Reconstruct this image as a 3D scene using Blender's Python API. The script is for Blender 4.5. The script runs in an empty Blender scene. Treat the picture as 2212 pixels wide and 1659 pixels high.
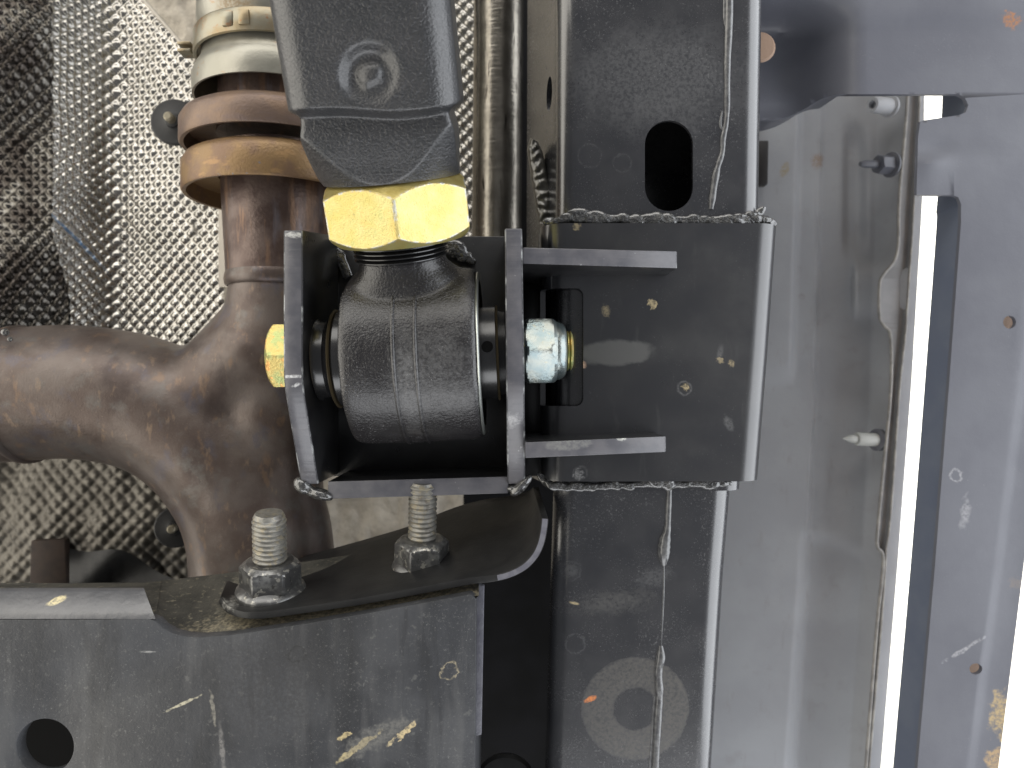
import bpy, bmesh, math, random
from mathutils import Vector, Matrix, Euler, geometry, noise as mnoise
random.seed(7)
S = bpy.context.scene
C = S.collection
K = 0.00016            # metres per model unit
D = 1600.0             # camera distance from the reference plane (model units)
PI = math.pi
R_ = math.radians
# the vehicle hangs above; the camera looks straight up at its underside
W = Matrix.Translation((0, 0, 1.6)) @ Matrix.Rotation(PI, 4, 'X')

# ------------------------------------------------------------------ camera
cd = bpy.data.cameras.new('camera'); cam = bpy.data.objects.new('camera', cd); C.objects.link(cam)
cam.matrix_world = W @ Matrix.Translation((0, 0, D*K))
cd.sensor_width = 36; cd.lens = 18/(1106/D); cd.clip_start = 0.01; cd.clip_end = 50
cd.dof.use_dof = True; cd.dof.focus_distance = (D+90)*K; cd.dof.aperture_fstop = 13.0
S.camera = cam
# ------------------------------------------------------------------ world and lamps
wd = bpy.data.worlds.new('World'); S.world = wd; wd.use_nodes = True
bg = wd.node_tree.nodes['Background']; bg.inputs[0].default_value = (0.93, 0.95, 1.0, 1); bg.inputs[1].default_value = 0.17
S.view_settings.view_transform = 'Standard'; S.view_settings.look = 'None'
S.view_settings.exposure = 0.0; S.view_settings.gamma = 1
def lamp(name, pos, target, sx, sy, power, col):
    l = bpy.data.lights.new(name, 'AREA'); l.shape = 'RECTANGLE'; l.size = sx; l.size_y = sy
    l.energy = power; l.color = col
    o = bpy.data.objects.new(name, l); C.objects.link(o)
    p = Vector(pos); d = (Vector(target)-p).normalized()
    z = -d; x = (Vector((0, 1, 0)) if abs(d.y) < .7 else Vector((0, 0, 1))).cross(z).normalized(); y = z.cross(x)
    o.matrix_world = W @ (Matrix.Translation(p) @ Matrix((x, y, z)).transposed().to_4x4())
    return o
lamp('workshop_light', (-0.25, 1.75, 0.95), (0, 0, -0.05), 2.2, 1.1, 26, (1.0, 0.97, 0.92))
lamp('window_light', (-1.55, 0.1, 0.55), (0, 0, -0.05), 2.0, 2.8, 46, (1.0, 0.95, 0.85))
lamp('door_light', (1.60, 0.0, 0.45), (0, 0, -0.05), 2.0, 2.8, 54, (0.93, 0.96, 1.0))
lamp('bench_light', (0.1, -1.7, 0.85), (0, 0, -0.05), 2.0, 1.0, 20, (0.97, 0.98, 1.0))
lamp('ceiling_fill', (0.75, 0.0, -0.55), (0.75, 0.0, -2.0), 1.0, 2.0, 48, (1.0, 0.98, 0.92))  # unseen upward lamp added to brighten the ceiling sheet

# ------------------------------------------------------------------ helpers
def at(px, py, z=0.0):
    f = (D-z)/D
    return Vector(((px-1106)*f, (829.5-py)*f, z))

class MB:
    def __init__(s): s.v = []; s.f = []
    def add(s, vs, fs):
        o = len(s.v); s.v += [Vector(v) for v in vs]; s.f += [tuple(i+o for i in f) for f in fs]; return s
    def grid(s, rows, cu=False, cv=False):
        n = len(rows); m = len(rows[0]); fs = []
        for i in range(n if cu else n-1):
            for j in range(m if cv else m-1):
                fs.append((i*m+j, i*m+(j+1) % m, ((i+1) % n)*m+(j+1) % m, ((i+1) % n)*m+j))
        return s.add([p for r in rows for p in r], fs)
    def loft(s, secs, cap0=True, cap1=True):
        n = len(secs); m = len(secs[0]); s.grid(secs, cv=True)
        o = len(s.v)-n*m
        if cap0: s.f.append(tuple(o+j for j in range(m-1, -1, -1)))
        if cap1: s.f.append(tuple(o+(n-1)*m+j for j in range(m)))
        return s
    def lathe(s, prof, M, n=48, closed=False):
        secs = [[M @ Vector((r*math.cos(2*PI*k/n), r*math.sin(2*PI*k/n), h)) for k in range(n)] for r, h in prof]
        if closed: return s.grid(secs, cu=True, cv=True)
        return s.loft(secs)
    def radial(s, hs, rf, M, n=96, c0=True, c1=True):
        secs = [[M @ Vector((rf(h, 2*PI*k/n)*math.cos(2*PI*k/n), rf(h, 2*PI*k/n)*math.sin(2*PI*k/n), h)) for k in range(n)] for h in hs]
        return s.loft(secs, c0, c1)
    def tube(s, path, rad, n=12, flat=1.0, up=Vector((0, 0, 1))):
        secs = []
        for i, p in enumerate(path):
            a = path[max(0, i-1)]; b = path[min(len(path)-1, i+1)]
            t = (b-a).normalized(); x = t.cross(up).normalized(); y = x.cross(t).normalized()
            r = rad(i/(len(path)-1)) if callable(rad) else (rad[i] if isinstance(rad, list) else rad)
            secs.append([p + x*r*math.cos(2*PI*k/n) + y*r*flat*math.sin(2*PI*k/n) for k in range(n)])
        return s.loft(secs)
    def hexa(s, c):       # eight corners: 4 front (ccw), 4 back
        return s.add(c, [(0, 1, 2, 3), (7, 6, 5, 4), (0, 4, 5, 1), (1, 5, 6, 2), (2, 6, 7, 3), (3, 7, 4, 0)])
    def fill(s, outline, holes, mp, lines=(), rev=False):
        vs = []; es = []
        for lp in [outline]+list(holes):
            o = len(vs); vs += [Vector((p[0], p[1])) for p in lp]
            es += [(o+i, o+(i+1) % len(lp)) for i in range(len(lp))]
        for a, b in lines:
            o = len(vs); vs += [Vector(a), Vector(b)]; es.append((o, o+1))
        r = geometry.delaunay_2d_cdt(vs, es, [], 0, 1e-5)
        def inside(p, poly):
            c = False; j = len(poly)-1
            for i in range(len(poly)):
                xi, yi = poly[i][0], poly[i][1]; xj, yj = poly[j][0], poly[j][1]
                if (yi > p.y) != (yj > p.y) and p.x < (xj-xi)*(p.y-yi)/(yj-yi)+xi: c = not c
                j = i
            return c
        fs = []
        for f in r[2]:
            g = sum((r[0][i] for i in f), Vector((0, 0)))/len(f)
            if inside(g, outline) and not any(inside(g, h) for h in holes):
                fs.append(tuple(reversed(f)) if rev else tuple(f))
        return s.add([mp(p) for p in r[0]], fs)
    def plate(s, outline, holes, mp, th, lines=()):
        th = Vector(th)
        s.fill(outline, holes, mp, lines); s.fill(outline, holes, lambda p: mp(p)+th, lines, True)
        for lp in [outline]+list(holes):
            a = [mp(Vector((p[0], p[1]))) for p in lp]
            s.grid([a, [q+th for q in a]], cv=True)
        return s

def build(name, mb, mat, parent=None, base=None, ang=32, bevel=0, seg=2, merge=0.05, recalc=True, bang=35, front=None):
    bm = bmesh.new()
    vs = [bm.verts.new(v) for v in mb.v]
    for f in mb.f:
        try: bm.faces.new([vs[i] for i in f])
        except ValueError: pass
    if merge: bmesh.ops.remove_doubles(bm, verts=bm.verts, dist=merge)
    if recalc: bmesh.ops.recalc_face_normals(bm, faces=bm.faces)
    if bevel:
        es = [e for e in bm.edges if len(e.link_faces) == 2 and e.calc_face_angle(0) > R_(bang)]
        bmesh.ops.bevel(bm, geom=es, offset=bevel, segments=seg, profile=0.5, affect='EDGES', clamp_overlap=True)
    off = base if base is not None else Vector((0, 0, 0))
    bm.transform(Matrix.Scale(K, 4))
    me = bpy.data.meshes.new(name); bm.to_mesh(me); bm.free()
    me.polygons.foreach_set('use_smooth', [True]*len(me.polygons))
    me.set_sharp_from_angle(angle=R_(ang))
    me.materials.append(mat)
    if front:
        me.materials.append(front)
        for p in me.polygons:
            if p.normal.z > .45: p.material_index = 1  # front-facing faces take the lightened paint
        me.materials.append(M_worn)
        for p in me.polygons:
            if .25 < p.normal.z < .93 and p.area < 900*K*K and abs(p.normal.x) > .2: p.material_index = 2
    o = bpy.data.objects.new(name, me); C.objects.link(o)
    if parent:
        o.parent = parent
        top = parent
        while top.parent: top = top.parent
        if parent == top:
            b = Vector(top['base_point']) if 'base_point' in top else Vector((0, 0, 0))
            o.location = -b
    else:
        o.matrix_world = W.copy()
    return o
def thing(name, label, cat, base, group=None):
    o = bpy.data.objects.new(name, None); C.objects.link(o); o.empty_display_size = 0.01
    b = Vector(base)*K
    o.matrix_world = W @ Matrix.Translation(b); o['base_point'] = tuple(b)
    return tag(o, label, cat, group)
def tag(o, label, cat, group=None, kind=None):
    o['label'] = label; o['category'] = cat
    if group: o['group'] = group
    if kind: o['kind'] = kind
    return o
def struct(o): o['kind'] = 'structure'; return o
def frame(origin, axis, roll=0.0, ref=Vector((0, 0, 1))):
    z = Vector(axis).normalized()
    if abs(z.dot(ref)) > .999: ref = Vector((1, 0, 0))
    x = (ref - z*ref.dot(z)).normalized(); y = z.cross(x)
    M = Matrix((x, y, z)).transposed().to_4x4()
    return Matrix.Translation(Vector(origin)) @ M @ Matrix.Rotation(roll, 4, 'Z')
def sm(a, b, x):
    t = min(1, max(0, (x-a)/(b-a))); return t*t*(3-2*t)
def lerp(a, b, t): return a+(b-a)*t
def pl(xs, ys, x):
    if x <= xs[0]: return ys[0]
    for i in range(len(xs)-1):
        if x <= xs[i+1]: return lerp(ys[i], ys[i+1], (x-xs[i])/(xs[i+1]-xs[i]))
    return ys[-1]
def spl(pts, n):
    """Catmull-Rom through Vectors"""
    out = []
    for i in range(len(pts)-1):
        p0 = pts[max(0, i-1)]; p1 = pts[i]; p2 = pts[i+1]; p3 = pts[min(len(pts)-1, i+2)]
        for k in range(n):
            t = k/n
            out.append(0.5*((2*p1)+(p2-p0)*t+(2*p0-5*p1+4*p2-p3)*t*t+(3*p1-p0-3*p2+p3)*t**3))
    return out+[pts[-1]]

# ------------------------------------------------------------------ materials
class NT:
    def __init__(s, name):
        s.m = bpy.data.materials.new(name); s.m.use_nodes = True; s.t = s.m.node_tree
        s.b = s.t.nodes['Principled BSDF']
        tc = s.t.nodes.new('ShaderNodeTexCoord'); mp = s.t.nodes.new('ShaderNodeMapping')
        mp.inputs['Scale'].default_value = (1/K,)*3
        s.t.links.new(tc.outputs['Object'], mp.inputs[0]); s.vec = mp.outputs[0]; s.sep = None
    def put(s, sock, v):
        if hasattr(v, 'links') or isinstance(v, bpy.types.NodeSocket): s.t.links.new(v, sock)
        else: sock.default_value = v
    def math(s, op, a, b=0.0, clamp=False):
        n = s.t.nodes.new('ShaderNodeMath'); n.operation = op; n.use_clamp = clamp
        s.put(n.inputs[0], a); s.put(n.inputs[1], b); return n.outputs[0]
    def mix(s, f, a, b):
        n = s.t.nodes.new('ShaderNodeMix'); n.data_type = 'RGBA'
        s.put(n.inputs[0], f)
        for i, v in ((6, a), (7, b)): s.put(n.inputs[i], tuple(v)+(1,) if isinstance(v, tuple) and len(v) == 3 else v)
        return n.outputs[2]
    def fmix(s, f, a, b):
        return s.math('ADD', s.math('MULTIPLY', s.math('SUBTRACT', 1.0, f), a), s.math('MULTIPLY', f, b))
    def noise(s, size, detail=3, rough=0.55, stretch=None, dist=0.0):
        n = s.t.nodes.new('ShaderNodeTexNoise'); n.inputs['Scale'].default_value = 1/size
        n.inputs['Detail'].default_value = detail; n.inputs['Roughness'].default_value = rough; n.inputs['Distortion'].default_value = dist
        v = s.vec
        if stretch:
            m = s.t.nodes.new('ShaderNodeMapping'); m.inputs['Scale'].default_value = stretch[:3]
            if len(stretch) > 3: m.inputs['Rotation'].default_value = (0, 0, stretch[3])
            s.t.links.new(v, m.inputs[0]); v = m.outputs[0]
        s.t.links.new(v, n.inputs['Vector']); return n.outputs[0]
    def voro(s, size, feature='F1'):
        n = s.t.nodes.new('ShaderNodeTexVoronoi'); n.feature = feature; n.inputs['Scale'].default_value = 1/size
        s.t.links.new(s.vec, n.inputs['Vector']); return n.outputs['Distance']
    def ss(s, v, a, b):
        n = s.t.nodes.new('ShaderNodeMapRange'); n.interpolation_type = 'SMOOTHSTEP'
        s.put(n.inputs[0], v); n.inputs[1].default_value = a; n.inputs[2].default_value = b; return n.outputs[0]
    def xyz(s):
        if not s.sep:
            n = s.t.nodes.new('ShaderNodeSeparateXYZ'); s.t.links.new(s.vec, n.inputs[0]); s.sep = n.outputs
        return s.sep
    def ell(s, cx, cy, rx, ry, rot=0.0, wob=0.15, wsize=20, k=1.0):
        X = s.xyz(); dx = s.math('SUBTRACT', X[0], cx); dy = s.math('SUBTRACT', X[1], cy)
        c, q = math.cos(rot), math.sin(rot)
        u = s.math('DIVIDE', s.math('ADD', s.math('MULTIPLY', dx, c), s.math('MULTIPLY', dy, q)), rx)
        v = s.math('DIVIDE', s.math('SUBTRACT', s.math('MULTIPLY', dy, c), s.math('MULTIPLY', dx, q)), ry)
        d = s.math('SQRT', s.math('ADD', s.math('MULTIPLY', u, u), s.math('MULTIPLY', v, v)))
        if wob: d = s.math('ADD', d, s.math('MULTIPLY', s.math('SUBTRACT', s.noise(wsize), 0.5), wob*2))
        return d
def material(name, col, rough=0.5, metal=0.0, col2=None, var=120, vc=(0.35, 0.65), layers=(), rvar=0.0, rsize=60,
             bumps=(), specks=(), patches=(), coat=0.0, spec=0.5, fn=None):
    """col/col2 blended by noise; layers: (size, stretch, lo, hi, colour, amount); specks: (cell, radius, mask size, mask lo, mask hi, colour, amount);
    patches: ('disc'|'ring', geometry, colour, amount, soft)"""
    t = NT(name)
    c = tuple(col)+(1,)
    if col2: c = t.mix(t.ss(t.noise(var, 4), *vc), col, col2)
    r = rough
    if rvar: r = t.math('ADD', rough-rvar/2, t.math('MULTIPLY', t.noise(rsize, 4), rvar))
    for size, st, lo, hi, lc, amt in layers:
        m = t.math('MULTIPLY', t.ss(t.noise(size, 5, 0.6, st), lo, hi), amt); c = t.mix(m, c, lc)
    for size, slo, shi, ms, lo, hi, lc, amt in specks:
        m = t.math('MULTIPLY', t.math('MULTIPLY', t.ss(t.noise(size, 4, .68), slo, shi), t.ss(t.noise(ms, 2), lo, hi)), amt); c = t.mix(m, c, lc)
        r = t.math('ADD', r, t.math('MULTIPLY', m, 0.3), True)
    for kind, g, lc, amt, soft in patches:
        if kind == 'disc':
            d = t.ell(*g); m = t.math('SUBTRACT', 1.0, t.ss(d, 1-soft, 1+soft))
        else:
            cx, cy, r0, r1 = g[:4]; d = t.math('MULTIPLY', t.ell(cx, cy, 1, 1, 0, g[4] if len(g) > 4 else 0.0), 1.0)
            m = t.math('MULTIPLY', t.math('SUBTRACT', 1.0, t.ss(d, r1-soft, r1+soft)), t.ss(d, r0-soft, r0+soft))
        m = t.math('MULTIPLY', m, amt) if kind == 'disc' and len(g) > 6 and g[6] == 25 else t.math('MULTIPLY', t.math('MULTIPLY', m, amt), t.math('ADD', 0.3, t.math('MULTIPLY', t.ss(t.noise(8, 5, .65), .36, .6), 0.8)), True)
        c = t.mix(m, c, lc); r = t.fmix(m, r, 0.75)
    h = None
    for bs in bumps:
        size, dist = bs[:2]; x = t.math('MULTIPLY', t.noise(size, 3, 0.5, bs[2] if len(bs) > 2 else None), dist*K*3)
        h = x if h is None else t.math('ADD', h, x)
    t.put(t.b.inputs['Base Color'], c); t.put(t.b.inputs['Roughness'], r)
    t.b.inputs['Metallic'].default_value = metal; t.b.inputs['Coat Weight'].default_value = coat; t.b.inputs['Coat Roughness'].default_value = 0.24; t.b.inputs['Coat IOR'].default_value = 1.8
    t.b.inputs['Specular IOR Level'].default_value = spec
    if h is not None:
        b = t.t.nodes.new('ShaderNodeBump'); b.inputs['Strength'].default_value = 1; b.inputs['Distance'].default_value = 1.0
        t.t.links.new(h, b.inputs['Height']); t.t.links.new(b.outputs[0], t.b.inputs['Normal'])
    if fn: fn(t)
    return t.m
def xy(px, py, z): p = at(px, py, z); return p.x, p.y

DUST = (0.20, 0.20, 0.20); TAN = (0.50, 0.40, 0.22)
zt = -220
M_tube = material('black_tube_paint', (0.019, 0.0195, 0.023), 0.24, 0, (0.029, 0.029, 0.032), 90, rvar=0.16, rsize=40,
    bumps=((18, 0.10), (3, .02)), coat=0.9,
    specks=((6, .56, .68, 150, .42, .62, (.15, .15, .15), .55), (9, .72, .76, 60, .40, .55, (0.36, .35, .32), 0.8), (3.5, .60, .70, 60, .40, .62, DUST, .5)),
    patches=(('disc', xy(1420, 170, -195)+(190, 120, 0, .6, 60), (0.085, .085, .087), 0.5, .5),
             ('ring', xy(1372, 1530, -300)+(58, 136, 6.0), (0.085, 0.078, 0.066), 0.6, 5),
             ('disc', xy(1275, 1508, -300)+(17, 7, .4, .9, 8), (0.7, .22, .05), 1.0, .2),
             ('ring', xy(1275, 335, -200)+(26, 30, 6.), DUST, 0.11, 3), ('ring', xy(1345, 350, -200)+(20, 24, 6.), DUST, 0.11, 3),
             ('ring', xy(1235, 1235, -250)+(22, 27, 8.), DUST, 0.12, 3), ('disc', xy(1235, 1235, -250)+(16, 16, 0, .9, 8), DUST, 0.25, .5),
             ('disc', xy(1415, 1250, -250)+(40, 22, .3, .8, 20), DUST, 0.18, .6),
             ('disc', xy(1325, 1305, -255)+(90, 26, .1, .8, 30), (.1, .095, .085), 0.35, .7),
             ('ring', xy(1243, 1394, -270)+(22, 27, 8.), DUST, 0.17, 3),
             ('disc', xy(1242, 1308, -250)+(12, 3.5, -.2, .9, 8), TAN, 0.9, .3)))
M_sleeve = material('black_sleeve_paint', (0.019, 0.0195, 0.0225), 0.30, 0, (0.026, 0.026, 0.028), 140, rvar=0.12, rsize=80,
    bumps=((40, 0.12), (3, .03)), coat=0.7,
    layers=((150, None, .48, .72, (.042, .042, .043), .6), (30, (1, .2, 1), .60, .74, (.05, .05, .05), .4)),
    specks=((10, .73, .77, 90, .40, .6, (0.4, .37, .30), 0.9), (4, .62, .72, 120, .48, .64, DUST, .4)),
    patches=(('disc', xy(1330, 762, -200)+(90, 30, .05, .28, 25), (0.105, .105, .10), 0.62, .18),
             ('disc', xy(1410, 657, -200)+(10, 12, .3, 1.3, 9), TAN, .7, .2), ('disc', xy(1308, 672, -200)+(8, 15, .2, 1.4, 8), TAN, .4, .3),
             ('disc', xy(1258, 788, -200)+(8, 10, .3, .8, 8), (.6, .4, .28), 1, .3),
             ('ring', xy(1478, 838, -200)+(14, 18, 5.), DUST, .35, 2), ('disc', xy(1482, 836, -200)+(8, 8, .2, 1.4, 6), TAN, .6, .4),
             ('ring', xy(1254, 1022, -205)+(14, 18, 5.), DUST, 0.20, 2), ('disc', xy(1250, 1025, -205)+(11, 11, .2, 1.4, 6), DUST, .8, .4),
             ('disc', xy(1245, 492, -205)+(9, 9, .2, 1.3, 6), TAN, .5, .4), ('disc', xy(1580, 785, -200)+(6, 8, .2, 1.2, 6), TAN, .5, .4),
             ('disc', xy(1575, 915, -200)+(9, 18, .5, 1.3, 8), DUST, .35, .4), ('disc', xy(1555, 762, -200)+(7, 18, -.2, .8, 8), DUST, .25, .5),
             ('disc', xy(1556, 778, -200)+(8, 7, -.2, 1.4, 5), TAN, .4, .3)))
M_plate = material('black_plate_paint', (0.013, 0.013, 0.0145), 0.30, 0, (0.020, 0.020, 0.021), 60, rvar=.15, coat=0.3,
    bumps=((30, .08), (5, .05)), specks=((8, .70, .74, 50, .45, .6, (0.4, .4, .4), .7),))
M_cut = material('cut_edge_lit_paint', (0.078, 0.078, 0.090), 0.34, 0, (0.115, 0.112, 0.122), 60, rvar=.2, coat=0.25,  # cut edges facing the camera, colour lifted for the light they reflect
    bumps=((26, 0.45, (.10, 2.6, .3)), (40, .25), (4, .05)), specks=((7, .70, .74, 50, .42, .6, (0.5, .5, .5), .9), (30, .68, .72, 60, .5, .6, (.4, .4, .42), .8)),
    patches=(('disc', xy(633, 813, -3)+(24, 3.5, 0, .9, 10), (.6, .6, .6), .9, .3), ('disc', xy(640, 832, -3)+(10, 4, .3, 1.2, 8), (.6, .6, .6), .8, .3), ('disc', xy(634, 508, 0)+(20, 6, 0, .9, 10), (.6, .6, .58), .8, .3),
             ('disc', xy(1104, 906, -60)+(18, 14, 0, .9, 12), (.45, .45, .46), .7, .4), ('disc', xy(1343, 947, -60)+(12, 5, 0, 1.2, 8), (.62, .63, .58), .9, .3), ('disc', xy(1225, 957, -50)+(50, 14, .05, .4, 20), (.17, .17, .165), .8, .2)))
M_weld = material('weld_paint', (0.030, 0.030, 0.031), 0.14, 0, (0.055, 0.054, 0.050), 14, coat=1.0, bumps=((9, 1.3), (18, 1.6)))
for m_, v_ in ((M_weld, .07),): m_.node_tree.nodes['Principled BSDF'].inputs['Coat Roughness'].default_value = v_
M_tab = material('grey_weld_tab', (0.075, 0.072, 0.064), 0.3, 0.4, (0.12, .115, .10), 18, coat=.4, bumps=((8, .3),))
M_run = material('paint_run_gloss', (0.06, 0.06, 0.063), 0.2, 0, (0.12, .12, .12), 14, coat=0.5, bumps=((9, 0.25),))
M_arm = material('arm_powder_coat', (0.018, 0.019, 0.021), 0.36, 0, (0.027, 0.027, 0.029), 50, bumps=((5, .85), (11, .45)), spec=.7, coat=.3,
    specks=((5, .60, .70, 60, .40, .6, (.13, .13, .13), .4),))
M_forge = material('forged_black', (0.015, 0.014, 0.015), 0.26, 0, (0.021, 0.020, 0.021), 60, rvar=.12, coat=0.2, bumps=((4.5, .48), (9, .35)),
    specks=((4.5, .60, .68, 90, .46, .58, (0.22, .22, .22), .7),),
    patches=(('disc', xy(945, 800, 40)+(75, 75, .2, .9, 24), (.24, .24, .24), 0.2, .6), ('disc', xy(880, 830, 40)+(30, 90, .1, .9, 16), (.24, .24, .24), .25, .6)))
M_race = material('race_black', (0.016, 0.016, 0.017), 0.25, 0, coat=0.4, bumps=((20, .08),))
M_brass = material('thin_brass', (0.25, 0.20, 0.12), 0.4, 0.8)
M_lip = material('lip_metal', (0.55, 0.58, 0.55), 0.3, 0.9)
M_zinc = material('yellow_zinc', (0.51, 0.43, 0.14), 0.34, 0.7, (0.55, 0.49, 0.21), 60, rvar=.22, rsize=25, bumps=((5, .3), (2.5, .15)),
    specks=((4, .60, .68, 120, .3, .6, (.40, .33, .10), .5),),
    layers=((14, None, .66, .72, (.36, .30, .12), .45), (45, None, .52, .66, (.60, .41, .13), .45), (32, None, .56, .66, (.40, .45, .19), .35), (22, (1, 6, 1, .4), .66, .70, (.30, .25, .12), .6)))
M_zincworn = material('worn_zinc_edge', (0.50, 0.49, 0.42), 0.35, 0.6, (0.52, .42, .16), 22, vc=(.42, .58), bumps=((4, .4),))
M_worn = material('worn_paint_edge', (0.06, 0.06, 0.066), 0.3, 0.2, (0.34, .35, .35), 48, vc=(.46, .66), bumps=((5, .4),))
M_zincedge = material('shaded_zinc_chamfer', (0.42, 0.33, 0.10), 0.4, 0.8, (0.52, .43, .16), 30, bumps=((4, .15),))  # zinc darkened where the upper chamfer mirrors the black arm
M_zincb = material('bolt_zinc', (0.56, 0.43, 0.15), 0.36, 0.75, (0.38, .42, .17), 30, vc=(.4, .6), bumps=((5, .3),), layers=((20, None, .55, .65, (.8, .38, .12), .7),))
M_silver = material('silver_zinc', (0.22, 0.275, 0.285), 0.28, 0.85, (0.31, .33, .305), 40, rvar=.2, bumps=((6, .2),), layers=((9, None, .6, .68, (.35, .33, .25), .5),))
M_dkmetal = material('dark_plated', (0.13, 0.13, 0.13), 0.30, 0.65, (0.25, .25, .24), 26, vc=(.45, .65), bumps=((18, .15),), layers=((18, None, .58, .64, (.50, .48, .42), .8), (12, None, .60, .66, (.05, .045, .04), .7)))
M_stud = material('grey_stud', (0.20, 0.195, 0.18), 0.45, 0.55, (0.30, .29, .26), 24, bumps=((5, .3),), layers=((14, None, .50, .62, (.36, .31, .21), .65), (26, None, .58, .66, (.10, .085, .07), .6)))
M_box = material('grey_box_paint', (0.037, 0.0385, 0.0425), 0.42, 0, (0.060, 0.062, 0.067), 220, vc=(.38, .62), rvar=.16, rsize=50, bumps=((26, .28), (5, .16)),
    layers=((40, (1, .12, 1, .05), .50, .72, (.105, .105, .105), .42), (110, (1, .3, 1, .25), .50, .68, (.024, .0245, .026), .6), (24, (1, .1, 1, .3), .58, .70, (.024, .024, .026), .4), (7, None, .58, .74, (.16, .16, .155), .45), (18, None, .62, .70, (.125, .125, .12), .5)),
    specks=((4, .62, .70, 150, .42, .6, (.26, .26, .25), .6), (11, .73, .76, 90, .4, .55, (.32, .31, .29), .8), (12, .70, .74, 120, .42, .6, (.02, .02, .02), .7)),
    patches=(('disc', xy(768, 1618, -10)+(56, 6, .62, 1.8, 18), (.42, .35, .19), .9, .25),
             ('disc', xy(742, 1590, -10)+(14, 5, .5, 1.5, 12), (.52, .42, .22), .9, .3),
             ('disc', xy(876, 1580, -10)+(28, 6, .75, 1.8, 12), (.52, .42, .24), 1.0, .25),
             ('disc', xy(845, 1603, -10)+(12, 4, .8, 1.2, 10), (.48, .40, .24), .9, .3),
             ('disc', xy(815, 1590, -10)+(70, 20, .5, 1.5, 22), (.17, .165, .15), .5, .5),
             ('disc', xy(395, 1520, -10)+(40, 3.0, .42, 1.0, 12), (.45, .42, .31), 1.0, .3),
             ('disc', xy(460, 1530, -10)+(4, 34, .14, 1.4, 12), (.32, .30, .25), .8, .4),
             ('disc', xy(480, 1620, -10)+(5, 55, .1, 1.6, 16), (.22, .21, .20), .7, .5),
             ('ring', xy(970, 1450, -10)+(15, 18, 18.), (.40, .34, .22), .8, 2.5),
             ('disc', xy(320, 1408, -10)+(16, 2, 0, 1.0, 8), (.3, .3, .29), .9, .3),
             ('disc', xy(580, 1480, -10)+(130, 120, .2, .7, 60), (.028, .028, .030), .6, .6),
             ('ring', xy(640, 1415, -10)+(15, 20, 14.), (.02, .02, .02), .8, 3)))
M_lipbox = material('box_lip_paint', (0.085, 0.086, 0.092), 0.3, 0, (0.11, 0.11, 0.115), 60, bumps=((16, .5), (5, .1)), coat=.3,
    patches=(('disc', xy(132, 1293, -50)+(18, 7, .3, .5, 8), (.75, .65, .38), 1, .2),))
M_shelf = material('dusty_shelf', (0.035, 0.0345, 0.030), 0.6, 0, (0.065, 0.062, 0.052), 60, bumps=((12, .5), (5, .2)),
    layers=((16, (1, 3, 1), .56, .70, (.26, .235, .17), .55),),
    patches=(('disc', xy(475, 1335, -70)+(40, 56, .2, 1.2, 14), (.27, .25, .19), .4, .5), ('disc', xy(760, 1320, -40)+(330, 12, .14, 1.4, 12), (.36, .31, .21), .7, .6)))
M_mount = material('mount_plate_black', (0.013, 0.013, 0.0135), 0.42, 0, (0.019, .019, .019), 80, spec=.35, rvar=.12, bumps=((6, .12), (30, .2)),
    specks=((7, .70, .75, 60, .5, .6, (.25, .25, .24), .7),), patches=(('disc', xy(490, 1290, -60)+(22, 26, .2, .9, 9), (.35, .34, .31), .7, .4),))
M_mountedge = material('mount_plate_edge', (0.10, 0.10, 0.12), 0.4, 0, (0.14, .14, .16), 20, bumps=((6, .3),))
M_exh = material('exhaust_rust', (0.108, 0.080, 0.068), 0.40, 0.45, (0.160, 0.132, 0.117), 130, vc=(.36, .64), rvar=.2, rsize=50, bumps=((60, .4), (5, .14)),
    layers=((150, (1, .6, 1), .50, .66, (.062, .045, .041), .75), (40, (1, .5, 1), .58, .70, (.26, .165, .10), .45), (90, None, .54, .70, (.165, .16, .15), .6), (6, None, .60, .72, (.24, .19, .15), .35), (70, (1, .7, 1, .8), .56, .68, (.105, .10, .125), .5), (30, (1, .4, 1, -.5), .60, .72, (.30, .21, .14), .5)),
    specks=((12, .73, .77, 90, .45, .6, (.4, .34, .24), .8), (14, .72, .77, 80, .5, .6, (.03, .025, .025), .7)))
M_pipe = material('hot_pipe', (0.085, 0.056, 0.048), 0.38, 0.5, (0.15, 0.11, 0.095), 70, vc=(.36, .64), rvar=.2, bumps=((8, .3),),
    layers=((60, (2.2, .3, 1), .5, .66, (.30, .18, .11), .6), (70, (2, .3, 1), .56, .7, (.20, .19, .22), .5)))
M_flange = material('flange_rust', (0.26, 0.165, 0.078), 0.42, 0.4, (0.20, 0.125, 0.078), 80, vc=(.4, .6), bumps=((6, .3),),
    layers=((40, (.6, 1.6, 1), .56, .7, (.38, .23, .105), .7), (14, None, .68, .72, (.20, .20, .23), .8)))
M_flange2 = material('flange_brown', (0.165, 0.115, 0.09), 0.42, 0.4, (0.215, 0.145, 0.10), 90, vc=(.4, .62), bumps=((6, .3),),
    layers=((50, (.5, 1.6, 1), .54, .7, (.17, .125, .115), .7),))
M_cone = material('cat_cone_steel', (0.30, 0.29, 0.245), 0.38, 0.7, (0.36, .345, .295), 120, rvar=.15, bumps=((50, .5), (5, .12)),
    layers=((26, (.35, 1, 1), .60, .72, (.36, .20, .09), .5),),
    specks=((6, .64, .72, 90, .42, .6, (.25, .22, .16), .6),), patches=(('disc', xy(528, 38, -400)+(52, 46, 0, .3, 30), (.30, .22, .13), .7, .5),))
M_band = material('clamp_band_steel', (0.32, 0.30, 0.235), 0.36, 0.75, (0.30, .24, .15), 60, bumps=((30, .3),), layers=((20, None, .58, .68, (.34, .16, .07), .7),))
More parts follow.
